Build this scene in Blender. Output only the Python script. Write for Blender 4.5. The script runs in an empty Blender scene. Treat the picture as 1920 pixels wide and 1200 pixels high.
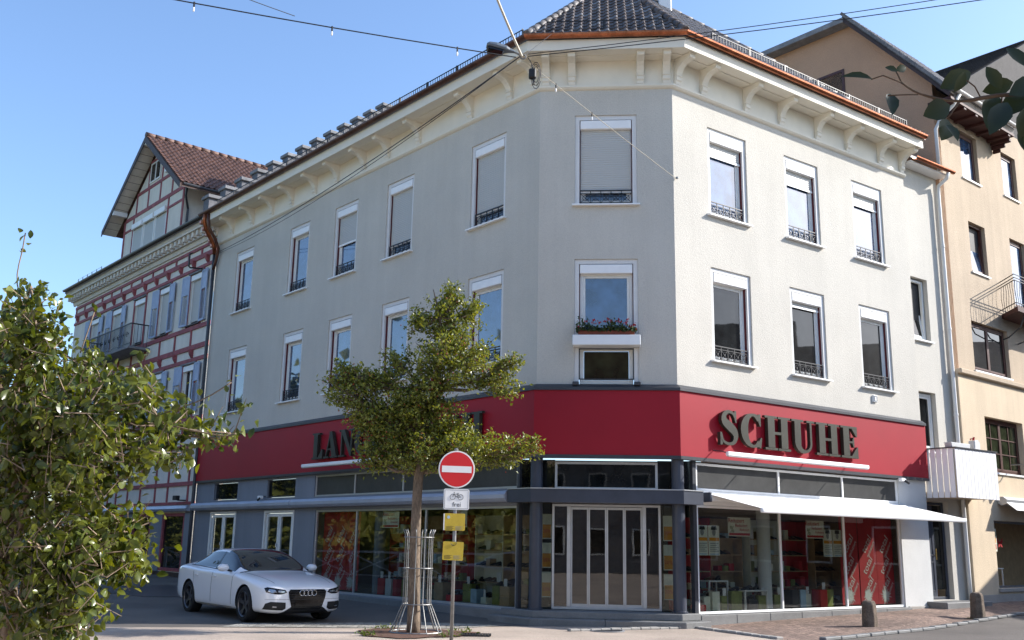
import bpy, bmesh, math, random
from mathutils import Vector, Matrix, noise
from mathutils.bvhtree import BVHTree
random.seed(11)
rad = math.radians
scene = bpy.context.scene
COL = scene.collection

# ------------------------------------------------------------------ camera
PITCH, ROLL, FPX = 0.221067, 0.0187644, 1855.85
_fw = Vector((0, math.cos(PITCH), math.sin(PITCH)))
_up = Vector((0, -math.sin(PITCH), math.cos(PITCH)))
_rt = Vector((1, 0, 0))
_r = _rt*math.cos(ROLL) + _up*math.sin(ROLL)
_u = -_rt*math.sin(ROLL) + _up*math.cos(ROLL)
cam_data = bpy.data.cameras.new('camera')
cam_data.sensor_width = 36
cam_data.lens = 36*FPX/1920
cam_data.clip_start = 0.05
cam_data.clip_end = 2000
cam = bpy.data.objects.new('camera', cam_data)
COL.objects.link(cam)
cam.matrix_world = Matrix(((_r.x, _u.x, -_fw.x, 0), (_r.y, _u.y, -_fw.y, 0), (_r.z, _u.z, -_fw.z, 1.6), (0, 0, 0, 1)))
scene.camera = cam

# ------------------------------------------------------------------ light
SUN_EL, SUN_AZ = rad(30.0), rad(8.5)          # azimuth counted from +x towards +y
world = bpy.data.worlds.new('World')
scene.world = world
world.use_nodes = True
wn = world.node_tree
wn.nodes.clear()
sky = wn.nodes.new('ShaderNodeTexSky')
sky.sky_type = 'NISHITA'
sky.sun_disc = False
sky.sun_elevation = SUN_EL
sky.sun_rotation = math.pi/2 - SUN_AZ
sky.altitude = 400
sky.air_density = 1.0
sky.dust_density = 1.8
sky.ozone_density = 4.0
bg = wn.nodes.new('ShaderNodeBackground')
bg.inputs['Strength'].default_value = 0.15
wo = wn.nodes.new('ShaderNodeOutputWorld')
wn.links.new(sky.outputs[0], bg.inputs['Color'])
wn.links.new(bg.outputs[0], wo.inputs['Surface'])
sun_data = bpy.data.lights.new('sun', 'SUN')
sun_data.energy = 3.9
sun_data.angle = rad(0.5)
sun_data.color = (1.0, 0.96, 0.91)
sun = bpy.data.objects.new('sun', sun_data)
COL.objects.link(sun)
sdir = Vector((math.cos(SUN_EL)*math.cos(SUN_AZ), math.cos(SUN_EL)*math.sin(SUN_AZ), math.sin(SUN_EL)))
sun.rotation_euler = sdir.to_track_quat('Z', 'Y').to_euler()
sun.location = (60, 10, 50)
scene.view_settings.view_transform = 'Standard'
scene.view_settings.look = 'None'
scene.view_settings.gamma = 1
scene.view_settings.use_curve_mapping = False
scene.view_settings.exposure = 1.1
scene.render.engine = 'CYCLES'
scene.cycles.max_bounces = 8
scene.cycles.transparent_max_bounces = 12

# ------------------------------------------------------------------ helpers
WM = {}                                        # world matrices of what was built so far
I4 = Matrix.Identity(4)

def T(x, y, z):
    return Matrix.Translation((x, y, z))

def RZ(a):
    return Matrix.Rotation(a, 4, 'Z')

def inst(name, mesh, parent=None, M=None, label=None, cat=None, group=None, kind=None):
    o = bpy.data.objects.new(name, mesh)
    COL.objects.link(o)
    M = M or I4
    WM[o.name] = M
    if parent is not None:
        o.parent = parent
        o.matrix_basis = WM[parent.name].inverted() @ M
    else:
        o.matrix_basis = M
    if label: o['label'] = label
    if cat: o['category'] = cat
    if group: o['group'] = group
    if kind: o['kind'] = kind
    return o

def empty(name, label, cat, M=None, group=None):
    o = inst(name, None, None, M, label, cat, group)
    o.empty_display_size = 0.3
    return o

class MB:
    def __init__(s):
        s.v, s.f, s.m = [], [], []
    def add(s, vs, fs, mi=0):
        o = len(s.v)
        s.v += [tuple(v) for v in vs]
        s.f += [tuple(i+o for i in f) for f in fs]
        s.m += [mi]*len(fs)
        return s
    def box(s, x0, x1, y0, y1, z0, z1, mi=0):
        return s.add([(x0,y0,z0),(x1,y0,z0),(x1,y1,z0),(x0,y1,z0),(x0,y0,z1),(x1,y0,z1),(x1,y1,z1),(x0,y1,z1)],
              [(0,3,2,1),(4,5,6,7),(0,1,5,4),(1,2,6,5),(2,3,7,6),(3,0,4,7)], mi)
    def bar(s, a, b, w, d, up=(0,0,1), mi=0):          # rectangular bar from a to b, w across, d along 'up'
        a, b = Vector(a), Vector(b)
        t = (b-a).normalized(); u = Vector(up)
        x = t.cross(u)
        if x.length < 1e-4: x = t.cross(Vector((1,0,0)))
        x.normalize(); u = x.cross(t)
        x = x*w/2; u = u*d/2
        vs = [a-x-u, a+x-u, a+x+u, a-x+u, b-x-u, b+x-u, b+x+u, b-x+u]
        return s.add(vs, [(0,3,2,1),(4,5,6,7),(0,1,5,4),(1,2,6,5),(2,3,7,6),(3,0,4,7)][::1], mi)
    def prism(s, poly, y0, y1, mi=0):                  # polygon in (x,z), extruded along y
        n = len(poly)
        area = sum(poly[i][0]*poly[(i+1)%n][1]-poly[(i+1)%n][0]*poly[i][1] for i in range(n))
        if area < 0: poly = poly[::-1]
        vs = [(x, y0, z) for x, z in poly] + [(x, y1, z) for x, z in poly]
        fs = [tuple(range(n)), tuple(range(2*n-1, n-1, -1))]
        fs += [(i, i+n, (i+1) % n+n, (i+1) % n) for i in range(n)]
        return s.add(vs, fs, mi)
    def tube(s, pts, r, n=6, mi=0, caps=True):
        pts = [Vector(p) for p in pts]
        rs = r if isinstance(r, (list, tuple)) else [r]*len(pts)
        o = len(s.v); ref = None
        for i, p in enumerate(pts):
            t = (pts[min(i+1, len(pts)-1)]-pts[max(i-1, 0)])
            if t.length < 1e-9: t = Vector((0,0,1))
            t.normalize()
            if ref is None:
                ref = Vector((0,0,1)) if abs(t.z) < .9 else Vector((1,0,0))
            x = t.cross(ref)
            if x.length < 1e-4: x = t.cross(Vector((0.3,1,0)))
            x.normalize(); y = x.cross(t); ref = y
            for k in range(n):
                a = 2*math.pi*k/n
                s.v.append(tuple(p + x*(math.cos(a)*rs[i]) + y*(math.sin(a)*rs[i])))
        for i in range(len(pts)-1):
            for k in range(n):
                k2 = (k+1) % n
                s.f.append((o+i*n+k, o+i*n+k2, o+(i+1)*n+k2, o+(i+1)*n+k)); s.m.append(mi)
        if caps:
            s.f.append(tuple(o+k for k in range(n-1, -1, -1))); s.m.append(mi)
            e = o+(len(pts)-1)*n
            s.f.append(tuple(e+k for k in range(n))); s.m.append(mi)
        return s
    def lathe(s, prof, n=16, M=None, mi=0, caps=True):            # profile (r, z), about z
        o = len(s.v)
        for r, z in prof:
            for k in range(n):
                a = 2*math.pi*k/n
                p = Vector((r*math.cos(a), r*math.sin(a), z))
                s.v.append(tuple(M @ p if M else p))
        for i in range(len(prof)-1):
            for k in range(n):
                k2 = (k+1) % n
                s.f.append((o+i*n+k, o+i*n+k2, o+(i+1)*n+k2, o+(i+1)*n+k)); s.m.append(mi)
        if not caps: return s
        s.f.append(tuple(o+k for k in range(n-1, -1, -1))); s.m.append(mi)
        e = o+(len(prof)-1)*n
        s.f.append(tuple(e+k for k in range(n))); s.m.append(mi)
        return s
    def mesh(s, name, mats, bevel=0, smooth=False, seg=1, recalc=False):
        me = bpy.data.meshes.new(name)
        me.from_pydata(s.v, [], s.f)
        if not isinstance(mats, (list, tuple)): mats = [mats]
        for m in mats: me.materials.append(m)
        if len(mats) > 1:
            me.polygons.foreach_set('material_index', s.m)
        if bevel or recalc:
            bm = bmesh.new(); bm.from_mesh(me)
            if recalc: bmesh.ops.recalc_face_normals(bm, faces=bm.faces)
            if bevel:
                ed = [e for e in bm.edges if len(e.link_faces) == 2 and e.calc_face_angle(0) > 0.5]
                bmesh.ops.bevel(bm, geom=ed, offset=bevel, segments=seg, profile=0.5, affect='EDGES', clamp_overlap=True)
            bm.to_mesh(me); bm.free()
        if smooth:
            me.polygons.foreach_set('use_smooth', [True]*len(me.polygons))
        me.update()
        return me
    def build(s, name, mats, parent=None, M=None, bevel=0, smooth=False, seg=1, recalc=False, **kw):
        return inst(name, s.mesh(name, mats, bevel, smooth, seg, recalc), parent, M, **kw)

CACHE = {}
def cached(key, fn):
    if key not in CACHE: CACHE[key] = fn()
    return CACHE[key]

# ------------------------------------------------------------------ materials
def newmat(name):
    m = bpy.data.materials.new(name); m.use_nodes = True
    nt = m.node_tree
    b = nt.nodes['Principled BSDF']
    return m, nt, b

def pm(name, col, rough=0.7, var=0.12, scale=3.0, fine=0.0, fscale=60.0, bump=0.0, bscale=80.0, metal=0.0, ior=1.45, hue=None, stretch=None, coat=0.0):
    """procedural painted / mineral surface: two noise layers in the colour, one in the relief"""
    m, nt, b = newmat(name)
    L = nt.links.new
    geo = nt.nodes.new('ShaderNodeNewGeometry')
    src = geo.outputs['Position']
    if stretch:
        mp = nt.nodes.new('ShaderNodeMapping'); mp.inputs['Scale'].default_value = stretch
        L(src, mp.inputs['Vector']); src = mp.outputs[0]
    b.inputs['Roughness'].default_value = rough
    b.inputs['Metallic'].default_value = metal
    b.inputs['IOR'].default_value = ior
    if coat: b.inputs['Coat Weight'].default_value = coat
    n1 = nt.nodes.new('ShaderNodeTexNoise'); n1.inputs['Scale'].default_value = scale
    n1.inputs['Detail'].default_value = 5; n1.inputs['Roughness'].default_value = 0.6
    L(src, n1.inputs['Vector'])
    cr = nt.nodes.new('ShaderNodeValToRGB')
    c0 = [max(0, c*(1-var)) for c in col]
    c1 = [c*(1+var) for c in col] if hue is None else hue
    cr.color_ramp.elements[0].position = 0.3; cr.color_ramp.elements[0].color = (*c0, 1)
    cr.color_ramp.elements[1].position = 0.7; cr.color_ramp.elements[1].color = (*c1, 1)
    L(n1.outputs['Fac'], cr.inputs['Fac'])
    out = cr.outputs['Color']
    if fine:
        n2 = nt.nodes.new('ShaderNodeTexNoise'); n2.inputs['Scale'].default_value = fscale; n2.inputs['Detail'].default_value = 3
        L(src, n2.inputs['Vector'])
        mr = nt.nodes.new('ShaderNodeMapRange'); mr.inputs[1].default_value = .3; mr.inputs[2].default_value = .7
        mr.inputs[3].default_value = 1-fine; mr.inputs[4].default_value = 1+fine
        L(n2.outputs['Fac'], mr.inputs[0])
        mx = nt.nodes.new('ShaderNodeMix'); mx.data_type = 'RGBA'; mx.blend_type = 'MULTIPLY'; mx.inputs[0].default_value = 1
        L(out, mx.inputs[6]); L(mr.outputs[0], mx.inputs[7]); out = mx.outputs[2]
    L(out, b.inputs['Base Color'])
    if bump:
        n3 = nt.nodes.new('ShaderNodeTexNoise'); n3.inputs['Scale'].default_value = bscale; n3.inputs['Detail'].default_value = 4
        L(src, n3.inputs['Vector'])
        bp = nt.nodes.new('ShaderNodeBump'); bp.inputs['Strength'].default_value = bump; bp.inputs['Distance'].default_value = 0.01
        L(n3.outputs['Fac'], bp.inputs['Height']); L(bp.outputs[0], b.inputs['Normal'])
    return m

M_ = {}
M_['plaster'] = pm('plaster_light_grey', (.545,.515,.45), .9, .05, .6, .07, 45, .9, 40)
def add_streaks(m, amt):
    nt = m.node_tree; L = nt.links.new; b = nt.nodes['Principled BSDF']
    src = b.inputs['Base Color'].links[0].from_socket
    geo = nt.nodes.new('ShaderNodeNewGeometry'); mp = nt.nodes.new('ShaderNodeMapping'); mp.inputs['Scale'].default_value = (2.6, 2.6, .16)
    L(geo.outputs['Position'], mp.inputs['Vector'])
    n = nt.nodes.new('ShaderNodeTexNoise'); n.inputs['Scale'].default_value = 1.0; n.inputs['Detail'].default_value = 6; n.inputs['Roughness'].default_value = .65
    L(mp.outputs[0], n.inputs['Vector'])
    mr = nt.nodes.new('ShaderNodeMapRange'); mr.inputs[1].default_value = .35; mr.inputs[2].default_value = .65; mr.inputs[3].default_value = 1-amt; mr.inputs[4].default_value = 1+amt*.4
    L(n.outputs['Fac'], mr.inputs[0])
    mx = nt.nodes.new('ShaderNodeMix'); mx.data_type = 'RGBA'; mx.blend_type = 'MULTIPLY'; mx.inputs[0].default_value = 1
    L(src, mx.inputs[6]); L(mr.outputs[0], mx.inputs[7]); L(mx.outputs[2], b.inputs['Base Color'])
add_streaks(M_['plaster'], .04)
M_['cream'] = pm('cream_paint', (.76,.715,.60), .7, .04, 2)
M_['graypaint'] = pm('grey_facade_paint', (.21,.225,.25), .8, .05, 1.0, .05, 60, .4, 80)
M_['pier'] = pm('light_grey_paint', (.58,.58,.56), .85, .05, 1.5, .05, 60, .5, 60)
M_['red'] = pm('dark_red_panel', (.31,.009,.020), .5, .06, .8, ior=1.33)
M_['white'] = pm('white_paint', (.84,.84,.82), .45, .03, 5)
M_['white_pvc'] = pm('white_plastic_frame', (.74,.74,.70), .35, .04, 6)
M_['surround'] = pm('off_white_render', (.68,.675,.655), .85, .04, 3, .04, 50)
M_['oldred'] = pm('ox_red_line', (.10,.010,.014), .6, .2, 8)
M_['iron'] = pm('black_iron', (.018,.019,.022), .5, .3, 12)
M_['ironwhite'] = pm('worn_grey_iron', (.05,.052,.058), .35, .3, 12)
M_['copper'] = pm('copper', (.36,.12,.055), .32, .35, 4, .2, 30, metal=.85)
M_['copperdark'] = pm('old_brown_copper', (.11,.05,.035), .45, .35, 4, .2, 30, metal=.5)
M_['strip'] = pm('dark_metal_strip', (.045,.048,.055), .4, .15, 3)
M_['navy'] = pm('dark_blue_grey_metal', (.045,.052,.07), .4, .15, 3)
M_['tile'] = pm('dark_clay_tile', (.098,.076,.064), .6, .45, 2.2, .3, 20, .4, 40)
M_['tilelight'] = pm('grey_clay_tile', (.16,.145,.135), .55, .35, 2.5, .3, 20, .4, 40)
M_['tiledark'] = pm('black_slate_tile', (.022,.020,.021), .85, .4, 3, .3, 20, .4, 40)
M_['redtile'] = pm('red_brown_tile', (.125,.064,.044), .6, .45, 3.5, .3, 9, .4, 40)
M_['concrete'] = pm('weathered_concrete', (.22,.22,.225), .9, .25, 3, .15, 40, .5, 40)
M_['slate'] = pm('fibre_cladding', (.13,.13,.14), .8, .3, 5, .2, 30)
M_['granite'] = pm('granite_plinth', (.17,.17,.165), .6, .18, 2, .25, 90, .2, 120)
M_['granitelight'] = pm('pale_granite', (.32,.30,.27), .75, .15, 2, .2, 90, .2, 120)
M_['bollard'] = pm('weathered_sandstone', (.15,.115,.085), .95, .35, 6, .25, 40, .9, 30)
M_['alu'] = pm('aluminium', (.52,.53,.53), .35, .06, 6, metal=.6)
M_['galv'] = pm('galvanised_steel', (.24,.24,.23), .45, .2, 12, .1, 40, metal=.55)
M_['awning'] = pm('white_awning_cloth', (.82,.81,.77), .9, .03, 3)
M_['awnbox'] = pm('silver_blue_casing', (.42,.45,.52), .35, .08, 2, metal=.25)
M_['bronze'] = pm('dark_bronze_letter', (.045,.045,.034), .42, .2, 3, metal=.3)
M_['ivory'] = pm('ivory_infill', (.72,.675,.59), .9, .06, 1.2, .05, 40, .5, 50)
M_['timber'] = pm('ox_red_timber', (.28,.07,.078), .7, .3, 4, .2, 30, .3, 50)
M_['bluegrey'] = pm('blue_grey_shutter', (.34,.41,.54), .6, .1, 5, .08, 60)
M_['darkwood'] = pm('dark_brown_wood', (.045,.024,.018), .6, .3, 6)
M_['beige'] = pm('beige_render', (.47,.375,.27), .95, .07, .8, .08, 40, 1.0, 30)
M_['gableshade'] = pm('gable_shade_render', (.50,.30,.185), .95, .07, .8, .08, 40, 1.0, 30)  # beige render made browner to offset the bluish shade on this side
M_['tan'] = pm('tan_card', (.42,.28,.15), .8, .15, 6)
M_['beigelow'] = pm('pale_beige_render', (.62,.50,.35), .95, .06, .8, .06, 40, .8, 40)
M_['brownframe'] = pm('brown_window_frame', (.075,.026,.018), .5, .25, 8)
M_['soffitred'] = pm('red_brown_soffit', (.055,.016,.013), .7, .25, 4)
M_['zinc'] = pm('zinc_sheet', (.22,.23,.25), .4, .12, 3, metal=.6)
M_['pipewhite'] = pm('white_rain_pipe', (.70,.69,.65), .5, .06, 4)
M_['rubber'] = pm('tyre_rubber', (.012,.012,.013), .85, .2, 20)
M_['rim'] = pm('titanium_grey_rim', (.13,.13,.14), .3, .1, 10, metal=.7)
M_['chrome'] = pm('chrome', (.75,.75,.76), .12, .02, 5, metal=1)
M_['blackgloss'] = pm('black_gloss', (.006,.006,.007), .12, .1, 5)
M_['blackmat'] = pm('black_plastic', (.012,.012,.013), .6, .2, 10)
M_['carglass'] = pm('car_glass', (.008,.010,.014), .03, .05, 5, ior=1.75)
M_['floor'] = pm('shop_floor', (.32,.27,.22), .5, .1, 3)
M_['inwall'] = pm('shop_wall', (.22,.175,.125), .9, .1, 1)
M_['board'] = pm('white_board', (.62,.60,.57), .6, .04, 2)
M_['boardwhite'] = pm('white_balcony_board', (.80,.78,.76), .6, .04, 2)
M_['signred'] = pm('sign_red', (.60,.016,.018), .45, .03, 6)
M_['signwhite'] = pm('sign_white', (.80,.79,.75), .45, .04, 6)
M_['signyellow'] = pm('faded_yellow_notice', (.48,.34,.03), .6, .08, 8, .12, 120)
M_['ink'] = pm('print_black', (.02,.02,.02), .6, .1, 8)
M_['printred'] = pm('print_red', (.45,.03,.03), .6, .1, 8)
M_['printgrey'] = pm('print_grey', (.25,.25,.24), .7, .1, 8)
M_['paper'] = pm('poster_paper', (.66,.65,.52), .8, .06, 8)
M_['orange'] = pm('poster_orange', (.62,.25,.02), .7, .08, 8)
M_['bannerred'] = pm('banner_red', (.46,.018,.022), .55, .1, 2.5)
M_['silverprint'] = pm('silver_print', (.62,.60,.56), .5, .2, 30)
M_['boxblue'] = pm('pale_blue_card', (.34,.46,.55), .7, .1, 5)
M_['boxgreen'] = pm('olive_fabric', (.20,.21,.05), .9, .2, 8)
M_['leather'] = pm('dark_leather', (.018,.015,.016), .4, .3, 20)
M_['leatherbrown'] = pm('brown_leather', (.12,.05,.022), .4, .3, 20)
M_['soil'] = pm('bare_soil', (.11,.055,.035), .98, .35, 5, .3, 40, 1.0, 30)
M_['bark'] = pm('grey_brown_bark', (.16,.12,.085), .95, .45, 8, .3, 40, 1.0, 25, stretch=(1,1,.35))
M_['twig'] = pm('brown_twig', (.10,.065,.04), .8, .3, 20)
M_['twiggrey'] = pm('pale_twig', (.22,.16,.11), .8, .3, 20)
M_['berry'] = pm('red_berry', (.35,.04,.02), .4, .3, 30)
M_['petal'] = pm('red_petal', (.40,.012,.02), .7, .3, 30)
M_['cable'] = pm('black_cable', (.012,.012,.014), .6, .1, 10)
M_['ropepale'] = pm('pale_steel_wire', (.42,.38,.30), .5, .1, 10)
M_['lampgrey'] = pm('lamp_grey', (.12,.145,.17), .5, .1, 6)
M_['mortar'] = pm('pale_mortar', (.42,.40,.37), .9, .2, 6, .2, 40)
M_['terracotta'] = pm('terracotta_planter', (.22,.06,.035), .8, .2, 8)
M_['brass'] = pm('brass', (.60,.40,.12), .3, .1, 8, metal=.9)

def leafmat(name, col, col2, rough=.42, trans=.35):
    m, nt, b = newmat(name)
    L = nt.links.new
    oi = nt.nodes.new('ShaderNodeObjectInfo'); geo = nt.nodes.new('ShaderNodeNewGeometry')
    n1 = nt.nodes.new('ShaderNodeTexNoise'); n1.inputs['Scale'].default_value = 9.0
    L(geo.outputs['Position'], n1.inputs['Vector'])
    cr = nt.nodes.new('ShaderNodeValToRGB')
    cr.color_ramp.elements[0].position = .32; cr.color_ramp.elements[0].color = (*col, 1)
    cr.color_ramp.elements[1].position = .68; cr.color_ramp.elements[1].color = (*col2, 1)
    ad = nt.nodes.new('ShaderNodeMath'); ad.operation = 'MULTIPLY_ADD'; ad.inputs[1].default_value = .22; 
    rnd = geo.outputs['Random Per Island']
    L(rnd, ad.inputs[0]); 
    sb = nt.nodes.new('ShaderNodeMath'); sb.operation = 'SUBTRACT'; sb.inputs[1].default_value = .11
    L(n1.outputs['Fac'], sb.inputs[0]); L(sb.outputs[0], ad.inputs[2])
    L(ad.outputs[0], cr.inputs['Fac'])
    L(cr.outputs[0], b.inputs['Base Color'])
    b.inputs['Roughness'].default_value = rough
    tr = nt.nodes.new('ShaderNodeBsdfTranslucent')
    hs = nt.nodes.new('ShaderNodeHueSaturation'); hs.inputs['Hue'].default_value = .475; hs.inputs['Saturation'].default_value = 1.2; hs.inputs['Value'].default_value = 1.5
    L(cr.outputs[0], hs.inputs['Color']); L(hs.outputs[0], tr.inputs['Color'])
    mx = nt.nodes.new('ShaderNodeMixShader'); mx.inputs[0].default_value = trans
    L(b.outputs[0], mx.inputs[1]); L(tr.outputs[0], mx.inputs[2])
    L(mx.outputs[0], nt.nodes['Material Output'].inputs['Surface'])
    return m
M_['leaf_tree'] = leafmat('street_tree_leaf', (.065,.095,.015), (.29,.31,.062), .36, .34)
M_['leaf_shrub'] = leafmat('shrub_leaf', (.024,.046,.009), (.165,.19,.036), .28, .34)
M_['leaf_dark'] = leafmat('dark_beech_leaf', (.010,.020,.006), (.026,.040,.009), .55, .16)
M_['leaf_far'] = leafmat('far_leaf', (.08,.105,.014), (.24,.23,.04), .6, .25)
M_['leaf_geranium'] = leafmat('geranium_leaf', (.02,.045,.012), (.05,.08,.02), .5, .2)
M_['grass'] = leafmat('grass', (.06,.10,.012), (.13,.17,.03), .6, .3)

for k_ in ('beige','beigelow','ivory','graypaint'): add_streaks(M_[k_], .08)
def panemat(name, col, ior, tint=(.9,.95,1.0)):        # closed room behind: dark glass that mirrors the sky
    m, nt, b = newmat(name)
    L = nt.links.new
    geo = nt.nodes.new('ShaderNodeNewGeometry')
    n1 = nt.nodes.new('ShaderNodeTexNoise'); n1.inputs['Scale'].default_value = 2.5; n1.inputs['Detail'].default_value = 2
    L(geo.outputs['Position'], n1.inputs['Vector'])
    cr = nt.nodes.new('ShaderNodeValToRGB')
    cr.color_ramp.elements[0].position = .35; cr.color_ramp.elements[0].color = (*[c*.5 for c in col], 1)
    cr.color_ramp.elements[1].position = .65; cr.color_ramp.elements[1].color = (*[c*1.6 for c in col], 1)
    L(n1.outputs['Fac'], cr.inputs['Fac']); L(cr.outputs[0], b.inputs['Base Color'])
    b.inputs['Roughness'].default_value = .02
    b.inputs['IOR'].default_value = ior
    n2 = nt.nodes.new('ShaderNodeTexNoise'); n2.inputs['Scale'].default_value = 1.1
    L(geo.outputs['Position'], n2.inputs['Vector'])
    bp = nt.nodes.new('ShaderNodeBump'); bp.inputs['Strength'].default_value = .05; bp.inputs['Distance'].default_value = .02
    L(n2.outputs['Fac'], bp.inputs['Height']); L(bp.outputs[0], b.inputs['Normal'])
    return m
M_['pane'] = panemat('sky_tinted_window_pane', (.03,.062,.12), 2.2)  # blue of the sky reflection is mixed into this base colour
M_['panesky'] = panemat('coated_sky_tinted_pane', (.035,.075,.15), 2.4)  # mirrored sky's blue put into the colour here too, slightly stronger
M_['transom'] = pm('grey_transom_panel', (.05,.05,.048), .35, .2, 3, .1, 40)
M_['panedark'] = panemat('dark_window_pane', (.010,.011,.011), 1.42)
M_['panegreen'] = panemat('curtained_pane', (.02,.024,.012), 1.42)

def glassmat(name, ior=1.6, tint=(.86,.9,.88)):
    m = bpy.data.materials.new(name); m.use_nodes = True
    nt = m.node_tree; nt.nodes.clear(); L = nt.links.new
    out = nt.nodes.new('ShaderNodeOutputMaterial')
    tr = nt.nodes.new('ShaderNodeBsdfTransparent'); tr.inputs[0].default_value = (*tint, 1)
    gl = nt.nodes.new('ShaderNodeBsdfGlossy'); gl.inputs['Roughness'].default_value = .012
    fr = nt.nodes.new('ShaderNodeFresnel'); fr.inputs['IOR'].default_value = ior
    geo = nt.nodes.new('ShaderNodeNewGeometry')
    n2 = nt.nodes.new('ShaderNodeTexNoise'); n2.inputs['Scale'].default_value = .9
    L(geo.outputs['Position'], n2.inputs['Vector'])
    bp = nt.nodes.new('ShaderNodeBump'); bp.inputs['Strength'].default_value = .06; bp.inputs['Distance'].default_value = .02
    L(n2.outputs['Fac'], bp.inputs['Height']); L(bp.outputs[0], gl.inputs['Normal'])
    mx = nt.nodes.new('ShaderNodeMixShader')
    iv = nt.nodes.new('ShaderNodeMath'); iv.operation = 'SUBTRACT'; iv.inputs[0].default_value = 1     # the second face of a pane does not mirror again
    L(geo.outputs['Backfacing'], iv.inputs[1])
    ml = nt.nodes.new('ShaderNodeMath'); ml.operation = 'MULTIPLY'
    L(fr.outputs[0], ml.inputs[0]); L(iv.outputs[0], ml.inputs[1])
    L(ml.outputs[0], mx.inputs[0]); L(tr.outputs[0], mx.inputs[1]); L(gl.outputs[0], mx.inputs[2])
    L(mx.outputs[0], out.inputs['Surface'])
    return m
M_['glassclear'] = glassmat('clear_shop_glass', 1.3, (.97,.98,.97))
M_['glass'] = glassmat('shop_glass', 1.95, (.80,.83,.81))

def slatmat():                                         # roller shutter: fine horizontal slats
    m, nt, b = newmat('roller_shutter_slats')
    L = nt.links.new
    geo = nt.nodes.new('ShaderNodeNewGeometry'); sp = nt.nodes.new('ShaderNodeSeparateXYZ')
    L(geo.outputs['Position'], sp.inputs[0])
    mu = nt.nodes.new('ShaderNodeMath'); mu.operation = 'MULTIPLY'; mu.inputs[1].default_value = 1/.052
    L(sp.outputs['Z'], mu.inputs[0])
    fr = nt.nodes.new('ShaderNodeMath'); fr.operation = 'FRACT'; L(mu.outputs[0], fr.inputs[0])
    cr = nt.nodes.new('ShaderNodeValToRGB')
    e = cr.color_ramp.elements
    e[0].position = 0; e[0].color = (0,0,0,1); e[1].position = .25; e[1].color = (1,1,1,1)
    e2 = cr.color_ramp.elements.new(.8); e2.color = (.9,.9,.9,1); e3 = cr.color_ramp.elements.new(1.0); e3.color = (.3,.3,.3,1)
    L(fr.outputs[0], cr.inputs['Fac'])
    bp = nt.nodes.new('ShaderNodeBump'); bp.inputs['Strength'].default_value = .8; bp.inputs['Distance'].default_value = .012
    L(cr.outputs[0], bp.inputs['Height']); L(bp.outputs[0], b.inputs['Normal'])
    b.inputs['Base Color'].default_value = (.50,.49,.45,1); b.inputs['Roughness'].default_value = .5
    return m
M_['slats'] = slatmat()

def carpaint():
    m, nt, b = newmat('white_car_paint')
    b.inputs['Base Color'].default_value = (.80,.81,.83,1)
    b.inputs['Roughness'].default_value = .32
    b.inputs['Coat Weight'].default_value = 1.0
    b.inputs['Coat Roughness'].default_value = .03
    return m
M_['carpaint'] = carpaint()
def emat():
    m, nt, b = newmat('headlight_glass')
    b.inputs['Base Color'].default_value = (.35,.37,.40,1); b.inputs['Metallic'].default_value = .7
    b.inputs['Roughness'].default_value = .15; b.inputs['Coat Weight'].default_value = 1
    return m
M_['headlight'] = emat()

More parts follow.
